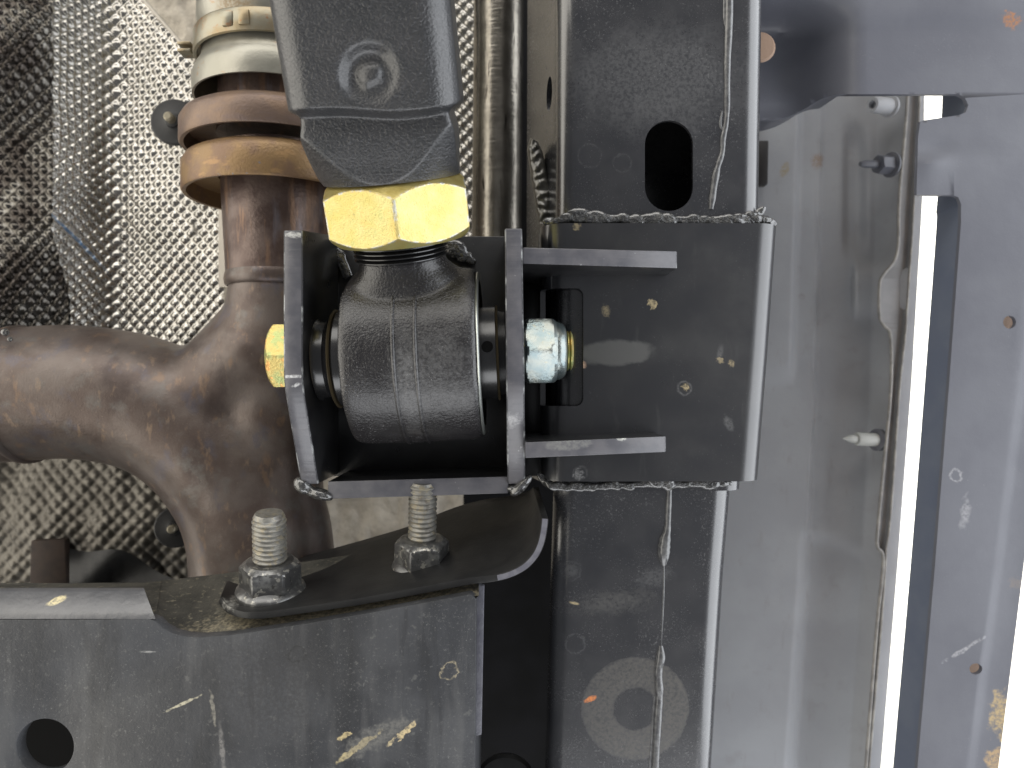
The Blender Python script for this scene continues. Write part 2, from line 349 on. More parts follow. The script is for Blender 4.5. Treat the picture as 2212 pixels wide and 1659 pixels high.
M_alu = material('embossed_aluminium', (0.46, 0.44, 0.405), 0.25, 0.92, (0.36, .345, .315), 110, vc=(.38, .62), rvar=.15, bumps=((6, .1),), patches=(('disc', xy(168, 515, -880)+(100, 4, -.99, .6, 30), (.10, .24, .45), .8, .5), ('disc', xy(420, 495, -900)+(9, 22, .3, .8, 12), (.10, .09, .08), .9, .4)),
    layers=((160, None, .55, .72, (.40, .37, .32), .5),))
M_aludk = material('shaded_aluminium', (0.17, 0.16, 0.143), 0.2, 0.95, (0.06, .052, .046), 150, vc=(.36, .6), bumps=((6, .1),))  # aluminium darkened for the shade behind the bright shield's edge
M_rim = material('shield_rim', (0.50, 0.46, 0.40), 0.5, 0.3, bumps=((20, .3),))
M_mat = material('insulation_mat', (0.55, 0.50, 0.42), 0.85, 0, (0.40, .36, .30), 60, bumps=((40, 3), (14, 1.2)))
M_rubber = material('black_rubber', (0.022, 0.022, 0.023), 0.55, 0, (0.03, .03, .03), 40, bumps=((9, .2),))
M_tubealu = material('silver_line', (0.27, 0.25, 0.215), 0.26, 0.9, (0.19, .175, .15), 60, bumps=((70, 1.1, (1, .5, 1)), (18, .4, (.3, 1.8, .3))),
    layers=((36, (1.6, .25, 1), .60, .68, (.03, .025, .02), .9),))
M_under = material('underbody_shade', (0.010, 0.010, 0.011), 0.8, 0, (0.007, .007, .007), 200, spec=.1)  # near black, so the lit backing plate reads as deep shade
M_void = material('inner_shade_black', (0.006, 0.006, 0.006), 0.8, spec=.08)  # deep shade inside holes and box put into the colour
M_floor = material('floor_primer', (0.300, 0.308, 0.328), 0.6, 0, (0.335, 0.345, 0.365), 240, rvar=.12, bumps=((60, .5), (6, .08)),
    layers=((90, None, .56, .75, (.24, .235, .235), .35), (30, (1, .25, 1), .60, .74, (.25, .24, .235), .4)),
    specks=((7, .68, .74, 120, .40, .6, (.12, .11, .10), .6), (5, .64, .72, 160, .44, .6, (.44, .44, .44), .4)),
    patches=(('disc', xy(1733, 640/1.0-0, -1000)+(10, 10, 0, .4, 20), (.24, .22, .2), .4, .5), ('disc', xy(1768, 347, -1000)+(22, 26, -.5, .6, 18), (.27, .20, .15), .8, .4),
             ('disc', xy(1690, 370, -1000)+(14, 26, -.4, .6, 14), (.30, .26, .19), .9, .35)))
M_side = material('side_primer', (0.112, 0.116, 0.139), 0.46, 0, (0.133, 0.138, 0.161), 260, rvar=.12, bumps=((110, .7), (6, .08)),
    specks=((12, .73, .77, 120, .42, .6, (.42, .42, .40), .7), (4, .6, .72, 140, .5, .64, (.30, .30, .32), .4)),
    patches=(('disc', xy(2180, 46, -450)+(23, 15, -.4, 1.4, 12), (.36, .17, .08), .9, .35), ('disc', xy(2172, 1560, -450)+(30, 60, .1, 1.4, 26), (.45, .34, .18), .95, .3), ('disc', xy(2160, 1650, -450)+(28, 40, .1, 1.4, 26), (.42, .30, .17), .9, .3),
             ('disc', xy(2200, 1262, -450)+(20, 14, .1, 1.2, 14), (.22, .19, .17), .5, .4), ('ring', xy(2065, 1027, -450)+(14, 19, 14.), (.38, .38, .40), .7, 3),
             ('disc', xy(2085, 1110, -450)+(12, 40, -.1, 1.6, 16), (.36, .36, .38), .6, .4), ('disc', xy(2085, 1402, -450)+(60, 5, .55, 1.8, 18), (.38, .38, .4), .7, .4)))
M_frame = material('frame_blue_grey', (0.080, 0.085, 0.105), 0.42, 0, (0.11, 0.115, 0.135), 200, rvar=.1, bumps=((80, .6), (5, .08)))
M_wall = material('gap_light_primer', (0.115, 0.135, 0.185), 0.4, 0, (0.135, .155, .20), 120)  # rail paint made paler and bluer for light coming through the gap
M_seamdk = material('seam_primer', (0.19, 0.19, 0.195), 0.55, 0, (0.22, .218, .22), 60)
M_seam = material('seam_sealer', (0.30, 0.29, 0.27), 0.5, 0, (0.19, .185, .18), 40, bumps=((30, .6),))
M_ceil = material('ceiling_sheet', (0.85, 0.83, 0.76), 0.6)
M_plug = material('brown_plug', (0.30, 0.20, 0.14), 0.6, bumps=((10, .3),))
M_slot = material('slot_black', (0.02, 0.018, 0.018), 0.5)

# ------------------------------------------------------------------ setting
mb = MB(); mb.plate([(-9000, -9000), (9000, -9000), (9000, 9000), (-9000, 9000)], [], lambda p: Vector((p.x, p.y, -9400)), (0, 0, -60))
for i in range(-20, 21):
    y = i*440; mb.hexa([(-9000, y-20, -9380), (9000, y-20, -9380), (9000, y+20, -9380), (-9000, y+20, -9380), (-9000, y-40, -9402), (9000, y-40, -9402), (9000, y+40, -9402), (-9000, y+40, -9402)])
struct(build('ceiling', mb, M_ceil))
mb = MB(); mb.plate([(-400, -300), (1690, -300), (1690, 2000), (-400, 2000)], [], lambda p: at(p.x, p.y, -1500), (0, 0, -20))
struct(build('underbody', mb, M_under))

# ------------------------------------------------------------------ right-hand body panels
def zfl(px): return pl([1400, 1700, 1754, 1758, 1764, 1880, 1960], [-1030, -1006, -1000, -996, -1020, -985, -900], px)
t = thing('floor_panel', 'pale grey painted floor panel behind the black crossmember tube', 'floor panel', at(1740, 830, -1000))
L1 = [(1960, -60), (1957, 200), (1939, 420), (1934, 545), (1905, 592), (1896, 614), (1896, 684), (1906, 704), (1920, 728), (1920, 840), (1907, 985), (1893, 1130), (1891, 1180), (1904, 1210), (1890, 1357), (1868, 1640), (1862, 1760)]
R1 = [(1993, -60), (1990, 200), (1978, 420), (1971, 545), (1967, 592), (1966, 614), (1961, 684), (1960, 704), (1958, 728), (1946, 840), (1936, 985), (1925, 1130), (1918, 1180), (1916, 1210), (1906, 1357), (1882, 1640), (1876, 1760)]
mb = MB(); rows = []
for j in range(0, 121):
    py = -120+j*16
    sh = pl([-120, 403, 833, 1236, 1657, 1800], [26, 12, 0, -18, -47, -55], py)
    row = []
    for i in range(0, 104):
        px = min(1480+i*4.7, pl([a[1] for a in R1], [a[0] for a in R1], py)-6)
        z = zfl(px-sh)
        # raised pad with a rounded end beside the tube
        pad = (1-sm(1704+(sh), 1718+sh, px))*(1-sm(790, 845, py+0.004*(px-1650)**2))
        z += 34*pad
        # swage in the outer strip
        z += 40*sm(1838, 1850, px)*sm(560, 590, py)*(1-sm(660, 690, py))
        z -= 30*sm(1815, 1835, px)*(1-sm(1850, 1880, px))*sm(250, 330, py)*(1-sm(500, 560, py))
        z -= 22*sm(1740+sh, 1760+sh, px)*sm(1150+max(0, (px-1745))**2*.0028, 1175+max(0, (px-1745))**2*.0028, py)
        row.append(at(px, py, z))
    rows.append(row)
mb.grid(rows); build('panel_skin', mb, M_floor, t, ang=60)
# spot-welded seam flange at its outer edge
mb = MB()
A = spl([Vector((a[0], a[1], 0)) for a in L1], 5); B = spl([Vector((a[0], a[1], 0)) for a in R1], 5)
mb.loft([[at(a.x, a.y, -880), at(a.x+3, a.y, -868), at(a.x+9, a.y, -880), at(b.x-10, b.y, -884), at(b.x-4, b.y, -872), at(b.x, b.y, -884), at(b.x, b.y, -900), at(a.x, a.y, -900)] for a, b in zip(A, B)])
build('seam_flange', mb, M_seamdk, t, ang=40)
for LN, rr_ in ((A, 5.5), (B, 4.5)):
    build('seam_edge', MB().tube([at(p.x+(4 if LN is A else -3), p.y, -868) for p in LN], rr_, 8), M_seam, t, ang=60)
mb = MB()
A2 = [Vector((max(p.x-4, 1780), p.y, 0)) for p in B]
mb.loft([[at(b.x-12, b.y, -905), at(pl([-60, 300, 422, 429, 833, 1087, 1100, 1236, 1657, 1760], [2000, 1996, 1993, 1993, 1969, 1947, 1946, 1938, 1903, 1893], b.y), b.y, -905), at(pl([-60, 300, 422, 429, 833, 1236, 1657, 1760], [2000, 1996, 1993, 1993, 1969, 1938, 1903, 1893], b.y), b.y, -915), at(b.x-12, b.y, -915)] for b in B])
build('outer_strip', mb, M_floor, t)

t = thing('side_rail', 'blue-grey slotted side rail along the right edge with rust spots', 'side rail', at(2120, 830, -450))
ZS = -450
slotR = [(2060, 422), (2070, 426), (2076, 440), (2076, 481), (2050, 833), (2019, 1231), (1982, 1657), (1972, 1780)]
edge = [(1560, 262), (1646, 259), (1675, 259), (1697, 254), (1718, 246), (1742, 233), (1766, 218), (1792, 208), (1818, 204)]
E = [(p.x, p.y) for p in spl([Vector((a[0], a[1], 0)) for a in edge], 3)]
outl = [(1560, -120)] + E + [(1975, 203), (2070, 203), (2084, 210), (2092, 227), (2086, 243), (2070, 249), (2000, 259), (1988, 262), (1983, 300), (1980, 421)] + slotR + [(2143, 1780), (2157, 1657), (2214, 1200), (2330, 200), (2330, -120)]
def circ(cx, cy, r, n=24, ry=None): return [(cx+r*math.cos(2*PI*k/n), cy+(ry or r)*math.sin(2*PI*k/n)) for k in range(n)]
holes = [circ(2181, 696, 14), circ(2108, 1445, 14, 24, 12)]
def zs(p):
    z = ZS - 170*sm(1870, 1680, p.x)*sm(-60, 80, p.y) + 16*sm(70, 20, p.y) - 26*sm(60, 0, 259-p.y)*sm(1830, 1740, p.x)
    z += 16*math.exp(-((p.x-2010)/40)**2)*math.exp(-((p.y-352)/20)**2) - 8*math.exp(-((p.x-2020)/40)**2-((p.y-322)/16)**2)
    xr = pl([-120, 200, 1200, 1657, 1780], [2310, 2290, 2160, 2098, 2084], p.y)
    return z - 10*sm(-14, 14, p.x-xr)
lines = []
for k in range(34): lines.append(((1570, -100+k*14.2-.3), (2320, -100+k*14.2)))
for k in range(36): lines.append(((1575+k*14.3, -110), (1575.4+k*14.3, 440)))
for dx in (-14, -5, 5, 14): lines += [((2310+dx, -110), (2290+dx, 200)), ((2290+dx, 200), (2160+dx, 1200)), ((2160+dx, 1200), (2098+dx, 1657)), ((2098+dx, 1657), (2085+dx, 1770))]
mb = MB(); mb.plate(outl, holes, lambda p: at(p.x, p.y, zs(p)), (0, 0, -14), lines); build('rail_face', mb, M_side, t, ang=40)
mb = MB()
SR = [Vector((2098, -120, 0)), Vector((2090, 200, 0)), Vector((2080, 400, 0))]+spl([Vector((a[0], a[1], 0)) for a in slotR[2:]], 5)
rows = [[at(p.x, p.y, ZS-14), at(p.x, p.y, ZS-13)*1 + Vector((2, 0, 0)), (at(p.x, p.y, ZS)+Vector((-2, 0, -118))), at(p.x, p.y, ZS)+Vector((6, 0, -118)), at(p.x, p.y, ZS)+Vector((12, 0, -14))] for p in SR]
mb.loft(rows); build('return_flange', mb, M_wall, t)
mb = MB(); mb.loft([[at(p.x, p.y, ZS)+Vector((4, 0, -110)), at(p.x, p.y, ZS)+Vector((4, 0, -122)), at(p.x, p.y, ZS)+Vector((262, 0, -122)), at(p.x, p.y, ZS)+Vector((262, 0, -110))] for p in SR])
build('rail_back', mb, M_plug, t)
mb = MB(); mb.loft([[at(a, b, zs(Vector((a, b)))-4), at(a, b, zs(Vector((a, b)))-4)+Vector((0, 5, -26)), at(a, b, zs(Vector((a, b)))-4)+Vector((0, 16, -150)), at(a, b, zs(Vector((a, b)))-4)+Vector((0, 26, -150)), at(a, b, zs(Vector((a, b)))-10)+Vector((0, 16, -10))] for a, b in E])
build('turned_edge', mb, M_frame, t, ang=50)

mb = MB(); mb.lathe([(30, 0), (40, 2), (42, 8), (36, 14), (12, 16), (0.1, 16)], frame(at(1640, 105, -440), (0, 0, 1)), 32)
o = build('body_plug', mb, M_plug); tag(o, 'brown round plug peeking out behind the upper tube edge', 'plug')
mb = MB(); c = [at(1640, 303, -930), at(1661, 303, -930), at(1659, 398, -930), at(1640, 398, -930)]
mb.hexa(c+[p+Vector((0, 0, -40)) for p in c]); o = build('slot_block', mb, M_slot, bevel=4)  # black block put in place of a dark slot
tag(o, 'black block standing for a dark slot in the pale floor panel beside the tube', 'slot')

def hexr(a, h0, h1, ch=0.5, tilt=None):
    def f(h, th):
        q = ((th + PI/6) % (PI/3)) - PI/6
        r = a/math.cos(q); rc = a*0.985 + min(h-h0, h1-h)*ch*3.2
        return min(r, rc)
    return f
def hs_list(h0, h1, n=10):
    e = (h1-h0)*.28
    return [h0+e*(i/n)**1.5 for i in range(n+1)] + [h1-e*((n-i)/n)**1.5 for i in range(n+1)]
def panel_bolt(base, tip, rs, label, style, mat):
    ax = (tip-base); L = ax.length; M = frame(base, ax)
    t = thing('panel_bolt', label, 'bolt', base, 'bolts along the body seam')
    if style == 'stub':
        mb = MB(); mb.lathe([(rs, 0), (rs, L*.7), (rs*.85, L), (rs*.5, L), (rs*.45, L*.8), (.1, L*.8)], M, 28); build('shaft', mb, mat, t)
        mb = MB(); mb.lathe([(rs*1.3, -6), (rs*1.3, 2), (rs, 6)], M, 28); build('collar', mb, mat, t)
    elif style == 'nut':
        mb = MB(); mb.lathe([(rs*.8, 0), (rs*.8, L*.85), (rs*.45, L), (.1, L)], M, 24); build('shaft', mb, mat, t)
        mb = MB(); mb.radial(hs_list(8, L*.45), hexr(rs*1.75, 8, L*.45), M, 48); build('nut', mb, mat, t)
        mb = MB(); mb.lathe([(rs*2.6, 0), (rs*2.6, 6), (rs*1.9, 10)], M, 32); build('flange', mb, mat, t)
    else:
        mb = MB(); mb.lathe([(rs, 0), (rs, L*.55), (rs*.85, L*.6), (rs*.6, L*.6), (rs*.6, L*.72), (rs*.5, L*.8), (.1, L)], M, 28); build('shaft', mb, mat, t)
        mb = MB(); mb.lathe([(rs*1.7, -14), (rs*1.7, 0), (rs*1.1, 6)], M, 28); build('collar', mb, M_frame, t)
panel_bolt(at(1921, 230, -890), at(1884, 226, -850), 27, 'short grey round bolt end at the top of the seam, under the frame section', 'stub', M_floor)
panel_bolt(at(1926, 356, -890), at(1858, 354, -850), 16, 'grey pointed bolt with hex nut and flange, below the short bolt end', 'nut', M_frame)
panel_bolt(at(1893, 950, -900), at(1819, 947, -850), 22, 'pale pointed stud bolt, lowest on the seam', 'stud', material('white_stud', (.40, .41, .39), .55))

# ------------------------------------------------------------------ heat shields and floor insulation
def shield(pxl, pxr, py0, py1, zf, step=5.0, p=29.0, A=4.6, wob=0.0):
    mb = MB(); rows = []
    py = py0
    zmid = zf((pxl(py0)+pxr(py0))/2, (py0+py1)/2); f = (D-zmid)/D; ds = step/f
    x0 = min(pxl(py0), pxl(py1)); x1 = max(pxr(py0+(py1-py0)*k/8) for k in range(9)); n = int((x1-x0)/ds)
    # arc length table so the embossing keeps its pitch on slopes
    arc = [0.0]
    for i in range(n):
        a = at(x0+i*ds, 0, zf(x0+i*ds, (py0+py1)/2)); b = at(x0+(i+1)*ds, 0, zf(x0+(i+1)*ds, (py0+py1)/2)); arc.append(arc[-1]+math.hypot(b.x-a.x, b.z-a.z))
    m = int((py1-py0)/ds)
    for j in range(m+1):
        py = py0+j*ds; l = pxl(py); r = pxr(py); row = []
        for i in range(n+1):
            px = min(max(x0+i*ds, l), r); k = (px-x0)/ds; ii = min(int(k), n-1)
            s_ = lerp(arc[ii], arc[ii+1], k-ii); z = zf(px, py); v = at(px, py, z); y = v.y
            if wob: v.z += wob*mnoise.noise(Vector((px*.013, py*.009, 1.7)))+.35*wob*mnoise.noise(Vector((px*.03, py*.035, 4.7)))
            wx = 5*mnoise.noise(Vector((s_*.011, y*.011, 3.1))); wy = 5*mnoise.noise(Vector((s_*.011, y*.011, 8.1)))
            a = (s_+wx+y+wy)*.7071; b = (s_+wx-y-wy)*.7071
            h = A*(abs(math.cos(PI*a/p)*math.cos(PI*b/p))**.8*2-1)
            v.z += h; row.append(v)
        rows.append(row)
    mb.grid(rows); return mb
t = thing('heat_shield', 'bright embossed aluminium heat shield behind the exhaust, folded along its length', 'heat shield', at(300, 400, -850))
zm = lambda px, py: pl([60, 108, 225, 250, 275, 505, 540], [-775, -808, -928, -945, -946, -872, -862], px) + 14*math.sin(py*.006)
mb = shield(lambda py: pl([-40, 480, 640, 700, 800], [114, 108, 150, 152, 158], py), lambda py: pl([-40, 0, 130, 200, 260], [280, 312, 420, 470, 486], py), -40, 800, zm, 4.2, 30, 4.6, 8)
build('embossed_sheet', mb, M_alu, t, ang=80, merge=0.01, recalc=False)
mb = MB(); P0 = [at(472, 430+k*10, -872) for k in range(20)]; P1 = [at(489+k*.3, 430+k*10, -866) for k in range(20)]
mb.grid([P0, P1, [p+Vector((0, 0, -8)) for p in P1]]); build('rolled_rim', mb, M_rim, t, ang=60)
mb = MB(); mb.tube([at(276+(420-276)*k/12*1.02, -40+k*14.2, zm(276+(420-276)*k/12, 0)+6) for k in range(13)], 6, 8); build('rolled_edge', mb, M_rim, t)

zl = lambda px, py: pl([-80, 40, 118], [-1180, -1200, -1230], px) + 50*math.sin(py*.0125+px*.008+.6)
mb = shield(lambda py: -380, lambda py: pl([-40, 480, 640, 760], [118, 112, 150, 152], py), -40, 800, zl, 5.0, 40, 9, 0)
o = build('heat_shield', mb, M_aludk, None, ang=80, merge=0.01, recalc=False); tag(o, 'dark shaded embossed heat shield in the far left corner above the branch pipe', 'heat shield')
zb = lambda px, py: pl([0, 130, 300, 450], [-980, -930, -880, -860], px)
mb = shield(lambda py: -300, lambda py: 480, 940, 1290, lambda px, py: zb(px, py)-0.5*max(0, py-1140), 5.5, 36, 4.2, 20)
o = build('heat_shield', mb, material('dull_aluminium', (.17, .157, .135), .45, .7, (.11, .10, .085), 120), None, ang=80, merge=0.01, recalc=False)
tag(o, 'dull embossed heat shield inside the bend below the branch pipe', 'heat shield')
mb = shield(lambda py: 930, lambda py: 1085, -40, 560, lambda px, py: -1060+.3*(px-1000), 6, 34, 5)
o = build('heat_shield', mb, M_alu, None, ang=80, merge=0.01, recalc=False); tag(o, 'narrow strip of embossed heat shield right of the control arm', 'heat shield')
mb = MB(); rows = []
for j in range(88):
    rows.append([at(280+i*8.1, -60+j*15, -1270+26*mnoise.fractal(Vector((i*.22, j*.33, 2)), 1, 2, 4)) for i in range(90)])
mb.grid(rows); o = build('insulation_mat', mb, M_mat, ang=80); tag(o, 'lumpy beige insulation mat above the exhaust', 'insulation')
mb = MB(); c = [at(66, 1168, -900), at(140, 1165, -900), at(146, 1300, -900), at(62, 1300, -900)]
mb.hexa(c+[p+Vector((0, 0, -30)) for p in c]); o = build('rusty_plate', mb, material('dark_rust', (.045, .03, .024), .7, 0, (.07, .045, .033), 60), bevel=5); tag(o, 'brown rusty plate in the shadow under the branch pipe at lower left', 'plate')
mb = MB(); rows = []
for j in range(14): rows.append([at(150+i*22, 1185+j*11+8*math.sin(i*.9)-i*2+(i*i*.8), -845-20*math.sin(i+j*.5)) for i in range(14)])
mb.grid(rows); o = build('splash_guard', mb, M_rubber, ang=70); tag(o, 'crumpled black guard below the lower heat shield', 'guard')
def washer(c, r, tilt, label):
    t = thing('shield_washer', label, 'washer', c, 'rubber washers holding the heat shield')
    M = frame(c, tilt)
    mb = MB(); mb.lathe([(r, 0), (r*1.0, 10), (r*.93, 15), (r*.5, 17), (r*.34, 22), (r*.30, 34), (r*.24, 36), (.1, 36)], M, 40); build('rubber_disc', mb, M_rubber, t)
    mb = MB(); mb.lathe([(r*.2, 20), (r*.2, 62), (r*.13, 68), (.1, 68)], M, 20); build('stud_tip', mb, material('tan_stud', (.40, .36, .27), .4, .6), t)
washer(at(379, 266, -800), 74, (0.08, 0.0, 1), 'black rubber washer on a stud beside the upper exhaust flange')
washer(at(381, 1138, -800), 66, (0.18, .06, 1), 'black rubber washer on a stud inside the lower pipe bend')

mb = MB(); pa = [at(1078-6*(k/30), -60+k*21, -730) for k in range(-25, 31)]
mb.tube(pa, 78, 40); o = build('metal_pipe', mb, M_tubealu); tag(o, 'beige shiny metal pipe between the control arm and the crossmember tube', 'pipe')

# ------------------------------------------------------------------ exhaust
ZE = -540; FE = (D-ZE)/D
def ex(px, py): return at(px, py, ZE)
up = frame(Vector((ex(600, 0).x, 0, ZE)), (0, 1, 0))
def Y(py): return (829.5-py)*FE
XC = (600-1106)*FE
def RR(px):
    l = px-1106; return abs(-XC*D-(ZE-D)*l)/math.hypot(l, D)
t = thing('catalytic_converter', 'silver-beige converter cone ending in an upper rusty flange ring', 'exhaust converter', (ex(600, 0).x, Y(100), ZE))
mb = MB(); mb.lathe([(RR(414), Y(226)), (RR(413), Y(212)), (RR(412), Y(188)), (RR(420), Y(170)), (RR(430), Y(156)), (RR(433), Y(146)), (RR(433), Y(92)), (RR(428), Y(80)), (RR(422), Y(66)), (RR(424), Y(20)), (RR(424), Y(-600)), (RR(430), Y(-600)), (RR(430), Y(60)), (RR(440), Y(90)), (RR(440), Y(150)), (RR(420), Y(190)), (RR(419), Y(226))], up, 96, True)
build('cone_shell', mb, M_cone, t, ang=45)
mb = MB(); mb.lathe([(RR(466), Y(300)), (RR(470), Y(205)), (RR(470), Y(100))], up, 64); build('inlet_pipe', mb, M_pipe, t)
def ring(r0, r1, ya, yb, lip):
    return [(r0, Y(ya)-0), (r0+(r1-r0)*.35, Y(ya)-2), (r0+(r1-r0)*.72, Y(ya)-8), (r1-10, Y(ya)-18), (r1, Y(ya)-36), (r1, Y(yb)+6), (r1-4, Y(yb)), (r1-14, Y(yb)+1), (r1-20, Y(yb)+44), (r0+10, Y(yb)+52), (r0, Y(yb)+52)]
mb = MB(); mb.lathe(ring(RR(468), RR(384), 258, 330, 8), up, 96, True); build('flange_ring', mb, M_flange2, t, ang=40)
t2 = thing('band_clamp', 'tan steel band clamp round the converter cone', 'clamp', (ex(600, 0).x, Y(120), ZE))
mb = MB(); mb.lathe([(RR(424), Y(144)), (RR(418), Y(143)), (RR(416), Y(140)), (RR(416), Y(101)), (RR(418), Y(98)), (RR(424), Y(97))], up, 96, True); build('band', mb, M_band, t2, ang=40)
for k, a in enumerate((-.22, -.02)):
    cx = ex(600, 0).x+RR(413)*math.sin(a-.05); cz = ZE+RR(413)*math.cos(a-.05)
    mb = MB(); c = Vector((cx, 0, cz)); h = 14
    mb.hexa([c+Vector((-h, Y(136), 2)), c+Vector((h, Y(136), 4)), c+Vector((h, Y(106), 4)), c+Vector((-h, Y(106), 2)), c+Vector((-h, Y(136), -12)), c+Vector((h, Y(136), -12)), c+Vector((h, Y(106), -12)), c+Vector((-h, Y(106), -12))])
    build('band_tooth', mb, M_band, t2, bevel=4)
mb = MB(); q = ex(413, 120)
for dy in (-14, 6): mb.hexa([q+Vector((-14, dy, 60)), q+Vector((22, dy, 60)), q+Vector((22, dy+8, 60)), q+Vector((-14, dy+8, 60)), q+Vector((-14, dy, 10)), q+Vector((22, dy, 10)), q+Vector((22, dy+8, 10)), q+Vector((-14, dy+8, 10))])
build('band_ear', mb, M_band, t2, bevel=1.5)

t = thing('exhaust_pipe', 'brown heat-stained exhaust Y pipe with lower flange ring and left branch', 'exhaust pipe', (ex(600, 0).x, Y(800), ZE))
mb = MB(); mb.lathe(ring(RR(470), RR(389), 345, 430, 8), up, 96, True); build('flange_ring', mb, M_flange, t, ang=40)
mb = MB(); mb.lathe([(RR(468), Y(330)), (RR(468), Y(332)), (RR(474), Y(350)), (RR(476), Y(420)), (RR(482), Y(520)), (RR(487), Y(604))], up, 72); build('straight_pipe', mb, M_pipe, t)
mb = MB(); mb.lathe([(RR(487), Y(590)), (RR(484), Y(596)), (RR(482), Y(606)), (RR(484), Y(618)), (RR(490), Y(622))], up, 72, True); build('weld_seam', mb, M_exh, t, ang=50)
# body of the Y: two tubes fused by a remesh
bm_ = MB()
main = spl([Vector((ex(a, b).x, ex(a, b).y, ZE)) for a, b in ((602, 604), (600, 700), (597, 800), (590, 900), (582, 1000), (576, 1100))], 6)
bm_.tube(main, lambda s: RR(488)+lerp(0, 16, sm(0, .6, s)), 48)
pb = [(-700, 905), (-400, 880), (-160, 862), (-60, 856), (40, 853), (130, 846), (220, 852), (300, 868), (385, 905), (465, 970), (530, 1060), (562, 1150), (570, 1240), (572, 1330)]
br = spl([Vector((ex(a, b).x, ex(a, b).y, ZE)) for a, b in pb], 6)
n = len(br)
def brad(s):
    q = 200-6*sm(.0, .2, s)
    return q+8*sm(.6, .92, s)
bm_.tube(br, brad, 48)
bm_.tube([Vector((ex(a, b).x, ex(a, b).y, ZE)) for a, b in ((410, 862), (493, 778), (576, 690))], 112, 32)
bm_.tube([Vector((ex(a, b).x, ex(a, b).y, ZE)) for a, b in ((430, 890), (520, 820), (590, 760))], 165, 32)
o = build('branch_body', bm_, M_exh, t, merge=0)
md = o.modifiers.new('fuse', 'REMESH'); md.mode = 'VOXEL'; md.voxel_size = 7.0*K; md.use_smooth_shade = True
md = o.modifiers.new('smooth', 'SMOOTH'); md.factor = .8; md.iterations = 60
def rib(k, w, r):
    p = br[k]; q = br[k+1]; ax = q-p; M = frame(p, ax)
    return MB().lathe([(brad(k/n)-4, -w), (brad(k/n)+r, -w*.5), (brad(k/n)+r, w*.5), (brad(k/n)-4, w)], M, 72, True)
mb = rib(25, 14, 6); build('weld_seam', mb, M_exh, t, ang=60)
mb = MB(); mb.lathe([(.1, -7), (9, -4), (11, 2), (7, 9), (.1, 11)], frame(at(12, 718, -360), (0, 0, 1)), 16); build('weld_drop', mb, M_weld, t)
mb = MB(); mb.lathe([(.1, -5), (6, -3), (7, 2), (4, 6), (.1, 7)], frame(at(22, 733, -350), (0, 0, 1)), 16); build('weld_drop', mb, M_weld, t)

# ------------------------------------------------------------------ black crossmember with clevis bracket
t = thing('crossmember', 'long glossy black welded crossmember tube with wide sleeve and clevis bracket', 'crossmember', at(1420, 760, -220))
def sect(st, r, depth, sl, sr, na=8):
    py, a, b, z = st
    xl = at(a, py, z-r*.6).x; xr = at(b, py, z-r*.6).x; y = at(0, py, z).y
    pts = [(xl+sl, z-depth), (xl, z-r)]
    pts += [(xl+r-r*math.cos(PI/2*k/na), z-r+r*math.sin(PI/2*k/na)) for k in range(1, na+1)]
    pts += [(xr-r+r*math.sin(PI/2*k/na), z-r+r*math.cos(PI/2*k/na)) for k in range(0, na+1)]
    pts += [(xr+sr, z-depth)]
    return [Vector((x, y, zz)) for x, zz in pts]
def profile(stations, r, depth, sl, sr, holes=(), th=14, side_holes=()):
    secs = [sect(s, r, depth, sl, sr) for s in stations]; N = len(secs[0]); V = len(secs)
    def mp(p):
        k = min(max(p.x, 0), N-1.000001); v = min(max(p.y, 0), V-1.000001); i = int(k); j = int(v); a = k-i; b = v-j
        return (secs[j][i]*(1-a)+secs[j][i+1]*a)*(1-b)+(secs[j+1][i]*(1-a)+secs[j+1][i+1]*a)*b
    def inv(px, py):
        v = 0
        for j in range(V-1):
            if stations[j][0] <= py <= stations[j+1][0]: v = j+(py-stations[j][0])/(stations[j+1][0]-stations[j][0])
        best = None
        for q in range(40*(N-1)+1):
            k = q/40; P = mp(Vector((k, v)))
            if k < 1: continue
            e = abs(1106+P.x*D/(D-P.z)-px)
            if best is None or e < best[0]-1e-6: best = (e, k)
        def g(k): P = mp(Vector((k, v))); return 1106+P.x*D/(D-P.z)
        k = best[1]; lo, hi = max(1.0, k-1/40), min(N-2.0, k+1/40)
        for _ in range(30):
            mid = (lo+hi)/2
            if g(mid) < px: lo = mid
            else: hi = mid
        return ((lo+hi)/2, v)
    hl = [[inv(*p) for p in h] for h in holes] + list(side_holes)
    mb = MB()
    ou = [(0, 0), (N-1, 0), (N-1, V-1), (0, V-1)]
    lines = [((k, 0), (k, V-1)) for k in range(1, N-1)] + [((0, v), (N-1, v)) for v in range(1, V-1)]
    mb.fill(ou, hl, mp, lines)
    mb.grid([[s[-1], s[0]] for s in secs])
    for h in hl:
        a = []
        for i in range(len(h)):
            p, q = Vector(h[i]), Vector(h[(i+1) % len(h)]); m = max(1, int(abs(q.x-p.x)*4))
            a += [p.lerp(q, u/m) for u in range(m)]
        def nrm(p):
            e = .01; d1 = mp(p+Vector((e, 0)))-mp(p-Vector((e, 0))); d2 = mp(p+Vector((0, e)))-mp(p-Vector((0, e)))
            nn = d1.cross(d2).normalized(); return nn if nn.z < 0 else -nn
        A_ = [mp(p) for p in a]; B_ = [mp(p)+nrm(p)*th for p in a]
        mb.grid([A_, B_], cv=True)
    return mb
def slot(cx, cy, hw, hh, n=14):
    out = []
    for k in range(n+1): a = PI*k/n; out.append((cx+hw*math.cos(a), cy-(hh-hw)-hw*math.sin(a)))
    for k in range(n+1): a = PI+PI*k/n; out.append((cx+hw*math.cos(a), cy+(hh-hw)-hw*math.sin(a)))
    return out
